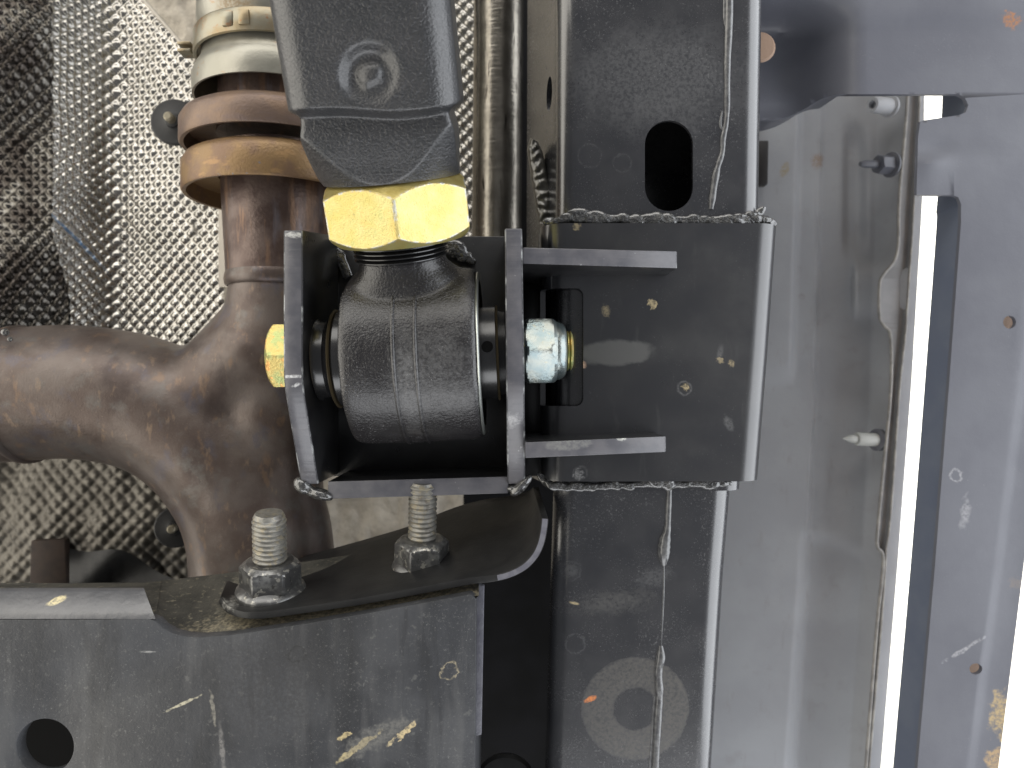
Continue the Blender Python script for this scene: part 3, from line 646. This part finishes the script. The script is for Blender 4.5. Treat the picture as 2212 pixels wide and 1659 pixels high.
def rrect(x0, y0, x1, y1, r, n=5):
    out = []
    for cx, cy, a0 in ((x1-r, y0+r, -PI/2), (x1-r, y1-r, 0), (x0+r, y1-r, PI/2), (x0+r, y0+r, PI)):
        for k in range(n+1): a = a0+PI/2*k/n; out.append((cx+r*math.cos(a), cy+r*math.sin(a)))
    return out
mb = profile([(-700, 1207, 1660, -164), (-160, 1203, 1651, -186), (460, 1200, 1641, -212), (1060, 1197, 1600, -238)], 52, 330, -66, 0, [slot(1445, 357, 52, 99)], 12, [[(.80+.09*math.cos(2*PI*k/20), 1.52+.062*math.sin(2*PI*k/20)) for k in range(20)]])
build('tube', mb, M_tube, t, ang=50)
mb = profile([(1030, 1197, 1583, -236), (1240, 1191, 1566, -262), (1800, 1175, 1532, -330), (2500, 1158, 1496, -420)], 58, 300, 30, 0)
build('tube', mb, M_tube, t, ang=50)
mb = profile([(482, 1168, 1681, -190), (760, 1168, 1662, -198), (1040, 1168, 1640, -208)], 62, 300, 0, 0, [rrect(1156, 622, 1260, 877, 16)], 13)
build('sleeve', mb, M_sleeve, t, ang=50, recalc=True)
# gussets
def gus(a, b, c, d, zl, zr, back):
    P = [at(*a, zl), at(*b, zr), at(*c, zr), at(*d, zl)]
    Q = [Vector((p.x, p.y, bz)) for p, bz in zip(P, back)]
    return MB().hexa(P+Q)
build('gusset', gus((1129, 534), (1463, 542), (1463, 580), (1129, 570), -18, -84, (-330, -205, -205, -330)), M_plate, t, bevel=3, front=M_cut)
build('gusset', gus((1134, 955), (1439, 942), (1439, 977), (1134, 990), -18, -84, (-330, -208, -208, -330)), M_plate, t, bevel=3, front=M_cut)
# clevis
Zb = -330
out_yz = [(332, 0), (40, 0), (12, -2), (-14, -9), (-50, -28), (-110, -62), (-234, -132), (-234, Zb), (385, Zb)]
mb = MB(); x0, x1, x2, x3 = -516+22, -451, -493, -451
c = [[Vector((xx, y, z)) for y, z in out_yz] for xx in (-494, -452)]
mb.loft(c); left_plate = ('side_plate', mb)
mb = MB(); mb.hexa([Vector((-494, -240, Zb)), Vector((30, -240, Zb)), Vector((26, 385, Zb)), Vector((-494, 385, Zb)), Vector((-494, -240, Zb-16)), Vector((30, -240, Zb-16)), Vector((26, 385, Zb-16)), Vector((-494, 385, Zb-16))])
cl = build('clevis_back', mb, M_plate, t, bevel=2)
mb = MB(); c = [Vector((24, -240, Zb-1)), Vector((88, -240, Zb-1)), Vector((88, 292, Zb-1)), Vector((24, 292, Zb-1))]
mb.hexa(c+[p+Vector((0, 0, -16)) for p in c]); build('blocker_plate', mb, M_plate, cl, bevel=2)  # plate added to keep warm light off the sleeve's side wall
build('side_plate', left_plate[1], M_plate, cl, bevel=3.5, ang=28, front=M_cut)
mb = MB(); out2 = [(336, 0)]+out_yz[1:]
mb.loft([[Vector((lerp(lo, lo2, (336-y)/570), y, z)) for y, z in out2] for lo, lo2 in ((-16, -11), (22, 31))]); build('side_plate', mb, M_plate, cl, bevel=3.5, ang=28, front=M_cut)
mb = MB(); P = [at(708, 1078, -133), at(1098, 1066, -133), at(1098, 1029, -133), at(708, 1040, -133)]
mb.hexa(P+[Vector((p.x, p.y, Zb)) for p in P]); build('bottom_plate', mb, M_plate, cl, bevel=2.5, front=M_cut)
# welds
def bead(pts, w, pitch, name, parent, flat=.6, mat=M_weld, rnd=.22, deep=.22):
    path = spl(pts, 24); d = 0; rads = []; rr = random.Random(len(pts)*13+int(w)); last = None; amp = 1
    newp = []
    for i, p in enumerate(path):
        if last is not None: d += (p-last).length
        last = p; ph = (d/pitch) % 1
        if ph < .15: amp = 1+rr.uniform(-rnd, rnd)
        rads.append(w*amp*(1-deep+deep*1.4*math.sin(PI*min(1, ph*1.02))**.7)); newp.append(p+Vector((0, rr.uniform(-.8, .8), rr.uniform(-.8, .8))))
    return build(name, MB().tube(newp, rads, 10, flat), mat, parent, ang=50)
def ball(mb, c, rx, ry, rz, rot, n=8):
    M = Matrix.Translation(c) @ Matrix.Rotation(rot, 4, 'Z') @ Matrix.Diagonal((rx, ry, rz, 1))
    mb.lathe([(math.cos(-PI/2+PI*k/n)+.001, math.sin(-PI/2+PI*k/n)) for k in range(n+1)], M, 12)
def weld(pts, w, step, name, parent, jit=.45, h=.30, seed=1, vox=2.6, it=3):
    path = spl(pts, 30); rr = random.Random(seed); mb = MB()
    mb.tube(path[::6]+[path[-1]], w*.62, 10, .42)
    d = 0; nxt = 0
    for a, b in zip(path, path[1:]):
        d += (b-a).length
        if d >= nxt:
            nxt = d+step*rr.uniform(.7, 1.3); ang = math.atan2(b.y-a.y, b.x-a.x)
            k = w*rr.uniform(1-jit, 1+jit)
            ball(mb, a+Vector((0, rr.uniform(-.2, .2)*w, 0)), k*rr.uniform(1.0, 1.6), k*rr.uniform(.55, .85), k*h, ang+rr.uniform(-.5, .2))
    o = build(name, mb, M_weld, parent, merge=0)
    m = o.modifiers.new('fuse', 'REMESH'); m.mode = 'VOXEL'; m.voxel_size = vox*K; m.use_smooth_shade = True
    m = o.modifiers.new('smooth', 'SMOOTH'); m.factor = .5; m.iterations = it
    return o
weld([at(1186, 484, -226), at(1205, 477, -208), at(1240, 470, -204), at(1300, 470, -204), at(1380, 475, -205), at(1450, 474, -206), at(1540, 478, -207), at(1600, 477, -208), at(1634, 475, -216), at(1658, 480, -230), at(1667, 485, -240)], 16, 9, 'weld_bead', t, seed=4)
weld([at(1224, 466, -206), at(1248, 461, -204), at(1285, 464, -205)], 15, 9, 'weld_bead', t, seed=9)
weld([at(1590, 472, -209), at(1628, 466, -214), at(1640, 458, -224)], 12, 13, 'weld_bead', t, seed=5)
weld([at(1176, 1036, -240), at(1200, 1050, -228), at(1250, 1052, -227), at(1320, 1050, -229), at(1390, 1045, -229), at(1420, 1040, -226), at(1440, 1042, -226), at(1452, 1046, -229), at(1520, 1044, -233), at(1575, 1042, -242)], 14, 10, 'weld_bead', t, seed=8)
weld([at(1408, 1036, -222), at(1424, 1040, -224), at(1446, 1038, -224)], 15, 14, 'weld_bead', t, seed=3)
weld([at(654, 1046, -138), at(668, 1060, -137), at(686, 1068, -137), at(702, 1066, -139)], 17, 12, 'weld_bead', cl, seed=2, h=.8)
weld([at(1132, 1042, -138), at(1120, 1054, -137), at(1104, 1056, -139)], 17, 12, 'weld_bead', cl, seed=6, h=.8)
weld([at(700, 530, -324), at(735, 560, -322), at(752, 600, -322)], 24, 20, 'weld_bead', cl, seed=7)
weld([at(958, 528, -318), at(985, 540, -315), at(1015, 558, -318)], 24, 20, 'weld_bead', cl, seed=11)
mb = MB(); rows = []
for j in range(60):
    f = j/59; py = lerp(302, 486, f); l = pl([0, .12, 1], [1146, 1139, 1164], f); r = pl([0, .12, .5, 1], [1162, 1172, 1186, 1204], f); row = []
    for i in range(13):
        g = i/12; px = lerp(l, r, g)
        zz = -332+15*math.sin(PI*g)**.6+3.0*math.sin((f*20+g*2.2+1.2*mnoise.noise(Vector((f*7, g*2, 1))))*PI*.9)*math.sin(PI*g)**.5+3*mnoise.noise(Vector((f*14, g*4, 5)))
        row.append(at(px, py+8*(g-.5), zz))
    rows.append([row[0]+Vector((0, 0, -30))]+row+[row[-1]+Vector((0, 0, -30))])
mb.grid(rows); build('weld_tab', mb, M_tab, t, ang=60)
# paint runs down the tube
def run(pts, z, rads, name='paint_run', fl=.8):
    P = spl([at(a, b, z(b)) for a, b in pts], 8); n_ = len(P)
    rr = [1.25*pl([k/(len(rads)-1) for k in range(len(rads))], rads, i/(n_-1))*(1+.25*mnoise.noise(Vector((i*.25, 1, 5)))) for i in range(n_)]
    return build(name, MB().tube(P, rr, 10, fl), M_run, t, ang=60)
zu = lambda y: pl([-160, 460], [-187, -213], y); zlo = lambda y: pl([1030, 1240, 1800], [-237, -263, -331], y)
run([(1576, -60), (1574, 60), (1571, 140), (1570, 250), (1562, 300), (1560, 330), (1548, 370), (1540, 420), (1536, 452)], zu, [8, 8, 7, 5, 6, 5, 7, 7, 5])
run([(1566, -40), (1566, 40), (1572, 70)], zu, [3, 4, 2])
run([(1560, 240), (1556, 270), (1566, 285)], zu, [1.5, 3, 2])
run([(1446, 1052), (1444, 1100), (1442, 1140), (1436, 1170), (1434, 1195), (1434, 1222)], zlo, [5, 6, 6, 9, 13, 12, 4])
run([(1434, 1220), (1433, 1290), (1428, 1400)], zlo, [1.6, 2.2, 1.6])
run([(1427, 1394), (1427, 1420), (1422, 1450), (1424, 1500), (1420, 1560), (1416, 1640), (1412, 1720)], zlo, [4, 10, 9, 8, 9, 8, 8])
run([(1414, 1500), (1410, 1560), (1404, 1640), (1400, 1720)], zlo, [2, 3, 3, 3])

# ------------------------------------------------------------------ control arm and its joint
TX, LZ = R_(20), R_(4.9)
axv = Vector((-math.sin(LZ)*math.cos(TX), math.cos(LZ)*math.cos(TX), math.sin(TX)))
O = Vector((-227, 66, -140))
AR = frame(O, axv, 0, Vector((0, 0, 1)))      # local x faces the camera, local z runs up the arm
# local x -> towards camera, local y -> ?
t = thing('control_arm', 'textured black control arm tube with forged joint housing at its lower end', 'control arm', O)
def armr(h, th):
    # rounded-square / clipped cone
    ca, sa = math.cos(th), math.sin(th); m = max(abs(ca), abs(sa))
    def rsq(hh, cr):
        # ray against a rounded square
        r = hh/m; x, y = abs(ca)*r, abs(sa)*r
        if x > hh-cr and y > hh-cr:
            k = hh-cr; bq = k*(abs(ca)+abs(sa)); cq = 2*k*k-cr*cr; r = bq+math.sqrt(max(0, bq*bq-cq))
        return r
    col = min(pl([395, 400, 505, 540], [140, 144, 206, 222], h), rsq(147+3*sm(430, 480, h)-7*sm(490, 536, h), 10))
    arm = rsq(168, 60)
    return lerp(col, arm, sm(529, 550, h+6*math.sin(th*3)+5*math.sin(th*2+1)))
hs = [403, 404, 405]+[407+4*k for k in range(23)]+[500+2.5*k for k in range(28)]+[572+5*k for k in range(90)]
mb = MB(); mb.radial(hs, armr, AR, 220)
inv = AR.inverted(); plc = None
for i, v in enumerate(mb.v):
    q = inv @ v
    if q.x > 150 and 500 < q.z < 720:
        # image of this vertex
        pxx = 1106+v.x*D/(D-v.z); pyy = 829.5-v.y*D/(D-v.z)
        d = math.hypot((pxx-797), (pyy-160)*.95)
        e = -15*(1-sm(42, 72, d))*(1-.5*sm(-30, 50, (pxx-797)+(pyy-160))) + 10*(1-sm(10, 34, d+9*mnoise.noise(Vector((pxx*.05, pyy*.05, 2)))))
        d2 = math.hypot((pxx-835), (pyy-250)*1.3); e += 3*(1-sm(8, 34, d2))
        q.x += e; mb.v[i] = AR @ q
build('arm_tube', mb, M_arm, t, ang=40)
# threads
prof = [(90, 215), (90, 236)]
h = 232
while h < 284: prof += [(92, h), (97, h+2.5), (105, h+4.5), (105, h+6.2), (97, h+8.5)]; h += 9.5
prof += [(92, 288)]
mb = MB(); mb.lathe(prof, AR, 72); build('threaded_shank', mb, M_race, t, ang=25)
# housing
RC = Vector((-220, 66, -140)); HX = frame(RC, Vector((math.cos(R_(2.2)), math.sin(R_(2.2)), 0)), 0)
mb = MB()
mb.lathe([(120, -146), (194, -146), (198, -140), (201, -120), (202, -40), (202, 40), (201, 120), (198, 140), (194, 146), (120, 146)], HX, 96, True)
for i, v in enumerate(mb.v):
    q = (AR.inverted() @ v).z; hv = HX.inverted() @ v; hv.z *= 1-.14*sm(176, 216, q); mb.v[i] = HX @ hv
secs = []
for tt, wx, wz in ((40, 140, 180), (90, 136, 160), (115, 139, 142), (140, 139, 130), (162, 138, 118), (180, 134, 110), (194, 124, 104), (206, 109, 99), (218, 97, 95), (238, 94, 94)):
    secs.append([AR @ Vector((wz*abs(math.cos(2*PI*k/64))**(2/2.6)*(1 if math.cos(2*PI*k/64) > 0 else -1), (wx+0)*abs(math.sin(2*PI*k/64))**(2/2.6)*(1 if math.sin(2*PI*k/64) > 0 else -1)-6*(1-sm(100, 220, tt)), tt)) for k in range(64)])
mb.loft(secs)
ho = build('joint_housing', mb, M_forge, t, merge=0)
md = ho.modifiers.new('fuse', 'REMESH'); md.mode = 'VOXEL'; md.voxel_size = 4.2*K; md.use_smooth_shade = True
md = ho.modifiers.new('smooth', 'SMOOTH'); md.factor = .5; md.iterations = 24
def ridge(x0, x1, r, off):
    P = []
    for k in range(40):
        a = lerp(R_(62), R_(-88), k/39); P.append(HX @ (Matrix.Rotation(0, 4, 'Z') @ Vector(((201+off)*math.cos(a), (201+off)*math.sin(a), lerp(x0, x1, k/39)))))
    return P
# angle 0 of the housing frame faces the camera; up the arm is the positive-angle side
sgn = 1 if (HX @ Vector((0, 100, 0))).y > RC.y else -1
def ridge2(x0, x1, off, a0=58, a1=-92):
    out = []
    for k in range(44):
        a = lerp(R_(a0), R_(a1), k/43)*sgn; out.append(HX @ Vector(((201+off)*math.cos(a), (201+off)*math.sin(a), lerp(x0, x1, k/43))))
    return out
build('parting_ridge', MB().tube(ridge2(-30, -24, 1), 4.6, 8), M_forge, ho, ang=60)
build('parting_ridge', MB().tube(ridge2(17, 22, 1), 4.2, 8), M_forge, ho, ang=60)
band = [[HX @ Vector(((202.5)*math.cos(lerp(R_(60), R_(-92), k/47)*sgn), 202.5*math.sin(lerp(R_(60), R_(-92), k/47)*sgn), x_+(6*k/47))) for k in range(48)] for x_ in (-30, -28, 15, 17)]
build('parting_band', MB().grid(band), M_forge, ho, ang=60)
mb = MB(); mb.lathe([(176, 145), (190, 146), (191, 148.5), (188, 151), (170, 151)], HX, 96, True); build('snap_ring', mb, M_lip, t, ang=40)
def race(s):
    mb = MB(); mb.lathe([(60, s*120), (112, s*120), (112, s*178), (106, s*184), (60, s*184)], HX, 72, True); build('bushing_race', mb, M_race, t, ang=40)
    mb = MB(); mb.lathe([(60, s*183), (112, s*183.5), (116, s*187), (112, s*190), (60, s*190)], HX, 72, True); build('washer_edge', mb, M_brass, t, ang=40)
    mb = MB(); mb.lathe([(40, s*188), (100, s*189), (96, s*198), (88, s*206), (90, s*224), (96, s*230), (40, s*231)], HX, 72, True); build('ball_spacer', mb, M_race, t, ang=40)
race(-1)
mb = MB(); mb.lathe([(13, -1), (12, .5), (9, .8), (.1, .8)], frame(HX @ Vector((108, -10, 166)), HX.to_3x3() @ Vector((1, -.09, 0))), 18); build('grease_hole', mb, M_void, t)
mb = MB(); mb.lathe([(60, 120), (108, 120), (108, 184), (60, 184)], HX, 72, True); build('bushing_race', mb, M_race, t, ang=40)
mb = MB(); mb.lathe([(60, 184), (109, 184.5), (112, 187), (109, 190), (60, 190)], HX, 72, True); build('washer_edge', mb, M_brass, t, ang=40)
mb = MB(); mb.lathe([(40, 189), (100, 190), (98, 196), (96, 206), (40, 208)], HX, 72, True); build('ball_spacer', mb, M_race, t, ang=40)
# jam nut
t = thing('jam_nut', 'big yellow zinc hex jam nut between arm tube and joint housing', 'nut', AR @ Vector((0, 0, 262)))
NUT = Matrix.Translation((6, 0, 0)) @ AR @ Matrix.Rotation(R_(4.5), 4, 'Z')
h0, h1, a = 274, 402, 148
def jam(h, th):
    q = ((th + PI/6) % (PI/3)) - PI/6
    # corner faces the camera: corner at th=0
    q = ((th) % (PI/3)) - PI/6
    r = a/math.cos(q); e = min(h-h0, h1-h); rc = a*0.955+e*1.15 if e < 30 else 999
    # soft vertical edges
    r = min(r, a*1.148)
    return min(r, rc)
HSn = [h0]+[h0+1+1.6*k for k in range(20)]+[(h0+h1)/2]+[h1-1-1.6*k for k in range(19, -1, -1)]+[h1]
_ = [h0, h0+2, h0+4, h0+6, h0+9, h0+12, h0+15, h0+18, h0+22, h0+26, h0+31, (h0+h1)/2, h1-31, h1-26, h1-22, h1-18, h1-15, h1-12, h1-9, h1-6, h1-4, h1-2, h1]
mb = MB(); mb.radial(HSn, jam, NUT, 288, True, True)
nb = build('nut_body', mb, M_zinc, t, ang=18); nb.data.materials.append(M_zincworn); nb.data.materials.append(M_zincedge)
NI = NUT.inverted()
for p in nb.data.polygons:
    c_ = NI @ (Vector(p.center)/K); th = math.atan2(c_.y, c_.x); q = (th % (PI/3))-PI/6; rf_ = a/math.cos(q); e = min(c_.z-h0, h1-c_.z)
    rc_ = a*0.955+e*1.15
    jit = 1.2*mnoise.noise(c_*.09)
    if abs(rf_-rc_) < 2.6+jit and e < 30: p.material_index = 1
    elif rf_ > a*1.137 and rc_ > rf_: p.material_index = 1
    elif rc_ < rf_ and e < 30 and c_.z > 330: p.material_index = 2
mb = MB(); mb.lathe([(96, h1-1), (137, h1-1), (138, h1+1.2), (132, h1+2.4), (96, h1+2.4)], NUT, 72, True); build('upper_chamfer', mb, M_zincedge, t, ang=30)

# ------------------------------------------------------------------ pivot bolt and lock nut
BX = frame(Vector((-495, 66, -140)), Vector((-1, -.012, 0)), R_(-1))
t = thing('pivot_bolt', 'yellow hex head pivot bolt left of the clevis side plate', 'bolt', Vector((-495, 66, -140)))
def hexc(a_, h0_, h1_, both):
    def f(h, th):
        q = ((th) % (PI/3)) - PI/6; r = a_/math.cos(q)
        e = h1_-h if not both else min(h-h0_, h1_-h)
        return min(r, a_*1.15, a_*.95+e*1.3)
    return f
mb = MB(); mb.radial([0, 30, 40, 46, 50, 54, 57, 60, 62, 64], hexc(72, 0, 64, False), BX, 96); build('bolt_head', mb, M_zincb, t, ang=20)
mb = MB(); mb.lathe([(44, -1), (44, -440), (44, -530)], BX, 40); build('bolt_shank', mb, M_zincb, t)
NX = frame(Vector((28, 77, -140)), Vector((1, .012, 0)), R_(2))
prof = [(44, 60)]
for k in range(3): prof += [(40, 92+k*7), (46, 94.5+k*7), (46, 96+k*7)]
prof += [(38, 114), (.1, 114)]
mb = MB(); mb.lathe(prof, NX, 48); build('thread_end', mb, M_zincb, t, ang=25)
t = thing('lock_nut', 'silver zinc hex lock nut on the bolt end by the sleeve window', 'nut', Vector((28, 77, -140)))
mb = MB(); mb.radial([2, 4, 7, 11, 40, 52, 58, 63, 68, 73, 76], lambda h, th: min(74/math.cos((th % (PI/3))-PI/6), 74*1.145, 74*.97+(h-2)*1.6, 74*.93+(76-h)*1.1), NX, 96); build('hex_body', mb, M_silver, t, ang=20)
mb = MB(); mb.lathe([(50, 70), (69, 74), (68, 82), (63, 91), (56, 97), (47, 99), (46, 70)], NX, 64, True); build('nylon_collar', mb, M_silver, t, ang=30)
mb = MB(); mb.lathe([(50, 0), (70, 0), (71, 3), (68, 5), (50, 5)], NX, 64, True); build('nut_face', mb, M_silver, t, ang=30)

# ------------------------------------------------------------------ lower left: grey crossmember box
t = thing('mount_box', 'big scratched grey box crossmember with round hole at lower left', 'crossmember', at(500, 1500, -10))
ZF = -10
top = [(-420, 1338), (-120, 1338), (200, 1338), (322, 1336), (336, 1342), (350, 1356), (372, 1368), (400, 1375), (430, 1377), (500, 1372), (650, 1349), (800, 1324), (1016, 1284), (1024, 1290), (1029, 1298), (1029, 1310)]
outl = top+[(1022, 2300), (-420, 2300)]
mb = MB(); mb.plate(outl, [circ(97, 1613, 62, 40, 60)], lambda p: at(p.x, p.y, ZF), (0, 0, -34)); build('front_face', mb, M_box, t, bevel=2.2, ang=30)
mb = MB(); rows = []
for k in range(24):
    f = k/23; px = lerp(-420, 322, f); e = f
    row = []
    for j in range(9):
        g = j/8; row.append(at(px+sm(.93, 1, f)*(14-50*g**1.2), 1337, ZF)+Vector((0, 54*g, -50*g*(.25+.75*g**.6))))
    row.append(row[-1]+Vector((0, -5, -14))); rows.append(row)
mb.grid(rows); build('rolled_lip', mb, M_lipbox, t, ang=60)
# dirty upper shelf of the box
TP = spl([Vector((a_, b, 0)) for a_, b in top[:-2]], 3)
mb = MB(); rows = []
for p in TP:
    a_ = at(p.x, p.y, ZF-8); by = pl([-120, 300, 480, 1020], [1262, 1258, 1238, 1160], p.x)
    b = at(p.x*.98+20, by, -330); dip = 0
    if p.x < 318: a_ = at(p.x, 1284, -75)
    rows.append([a_+Vector((0, -4, 0)), a_.lerp(b, .06)+Vector((0, -10, 0)), a_.lerp(b, .3)+Vector((0, -6, 0)), a_.lerp(b, .65), b, b+Vector((0, -30, -4))])
mb.grid(rows); build('top_shelf', mb, M_shelf, t, ang=50)
mb = MB(); mb.tube([at(px, pl([-120, 0, 300, 440, 500], [1264, 1265, 1267, 1258, 1250], px), -318) for px in range(-420, 500, 20)], 7, 8); build('rear_edge', mb, M_shelf, t)
c = [at(1024, 1262, -90), at(1046, 1266, -90), at(1040, 1588, -90), at(1016, 1592, -90)]
mb = MB().hexa(c+[p+Vector((0, 0, -16)) for p in c]); build('end_flange', mb, M_mountedge, t, bevel=2)
c = [at(1004, 1320, -44), at(1026, 1300, -44), at(1020, 2300, -44), at(1000, 2300, -44)]
mb = MB().hexa(c+[p+Vector((0, 0, -400)) for p in c]); build('end_wall', mb, M_box, t)
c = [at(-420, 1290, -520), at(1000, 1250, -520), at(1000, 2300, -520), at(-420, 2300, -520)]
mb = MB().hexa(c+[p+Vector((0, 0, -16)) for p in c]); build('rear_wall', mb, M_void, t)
mb = MB(); mb.lathe([(60, -20), (84, -16), (88, 0), (80, 10), (50, 14), (.1, 14)], frame(at(1092, 1700, -420), (0, .1, 1)), 40)
o = build('bolt_cap', mb, M_mount); tag(o, 'dark round bolt cap at the bottom edge beside the grey box', 'bolt cap')

# mount plate with curled end
t = thing('mount_plate', 'black sheet mounting plate with curled right end carrying two studs', 'bracket', at(760, 1280, -200))
Fc = [(560, 1322), (600, 1318), (760, 1295), (900, 1270), (1010, 1249), (1060, 1243), (1096, 1235), (1128, 1219), (1150, 1196), (1162, 1170), (1168, 1140), (1170, 1120)]
Bc = [(560, 1226), (600, 1216), (720, 1184), (840, 1150), (900, 1130), (950, 1108), (1000, 1090), (1050, 1078), (1090, 1072), (1120, 1066), (1142, 1060), (1152, 1052)]
Fv = spl([at(a_, b, -34) for a_, b in Fc], 6); Bv = spl([at(a_, b, -420) for a_, b in Bc], 6)
mb = MB(); rows = []
for i, (f, b) in enumerate(zip(Fv, Bv)):
    rows.append([f.lerp(b, k/10) for k in range(11)])
# rounded left end
le = []
fl_ = spl([Fv[0], at(532, 1322, -36), at(506, 1316, -48), at(487, 1304, -70), at(477, 1288, -100)], 3)[1:]
bl_ = spl([Bv[0], at(548, 1229, -412), at(526, 1234, -392), at(506, 1241, -358), at(490, 1254, -296)], 3)[1:]
for f, b in zip(fl_, bl_): le.append([f.lerp(b, q/10) for q in range(11)])
rows = list(reversed(le))+rows
th_n = []
for i, r in enumerate(rows):
    a_ = rows[max(0, i-1)]; b = rows[min(len(rows)-1, i+1)]; tv = (b[0]-a_[0]).normalized(); nv = Vector((tv.y, -tv.x, 0)).normalized()
    th_n.append(nv)
rim = [r+[q+nv*15 for q in reversed(r)] for r, nv in zip(rows, th_n)]
mb.loft(rim); pls = build('plate', mb, M_mount, t, ang=35, bevel=2)
mb = MB(); mb.loft([[r[0]+nv*1.5+Vector((0, 0, .6)), r[0]+nv*13.5+Vector((0, 0, .6)), r[0]+nv*13.5+Vector((0, 0, -3)), r[0]+nv*1.5+Vector((0, 0, -3))] for r, nv in list(zip(rows, th_n))[44:]])
build('cut_edge', mb, M_mountedge, pls)

def stud_set(base, tip, rs, af, fl, hn, label_s, label_n, fmat, hmat):
    ax = tip-base; L = ax.length; M = frame(base, ax)
    t = thing('threaded_stud', label_s, 'stud', base, 'studs through the mounting plate')
    prof = [(rs*.9, 0), (rs*.9, hn)]; h = hn; p = 11.5
    while h < L-16: prof += [(rs*.88, h), (rs*.91, h+p*.2), (rs, h+p*.5), (rs, h+p*.62), (rs*.9, h+p*.92)]; h += p
    prof += [(rs*.93, L-10), (rs*.86, L-4), (rs*.80, L), (rs*.3, L-.5), (.1, L-1)]
    build('thread', MB().lathe(prof, M, 48), fmat, t, ang=25)
    t = thing('flange_nut', label_n, 'nut', base, 'flange nuts on the mounting plate')
    mb = MB(); mb.radial([8, 14, 20, hn-14, hn-10, hn-7, hn-4, hn-2, hn], lambda h_, th: min(af/math.cos(((th+.30) % (PI/3))-PI/6), af*1.13, af*.86+(hn-h_)*1.5), M, 96); build('hex_body', mb, hmat, t, ang=22)
    mb = MB(); mb.lathe([(af*.8, -4), (fl, -4), (fl*1.01, 3), (fl*.98, 9), (fl*.86, 15), (af*.95, 22), (af*.8, 24)], M, 64, True); build('flange', mb, hmat, t, ang=40)
stud_set(at(585, 1276, -150), at(581, 1108, -112), 39, 62, 80, 76, 'shorter grey threaded stud, left one, rising from the plate', 'chipped flange nut round the left stud nearest the grey box', M_stud, M_dkmetal)
stud_set(at(911, 1224, -190), at(914, 1040, -150), 34, 58, 71, 72, 'dark threaded stud just under the clevis bottom plate', 'dark flange nut under the clevis bracket, on the right stud', M_stud, M_dkmetal)
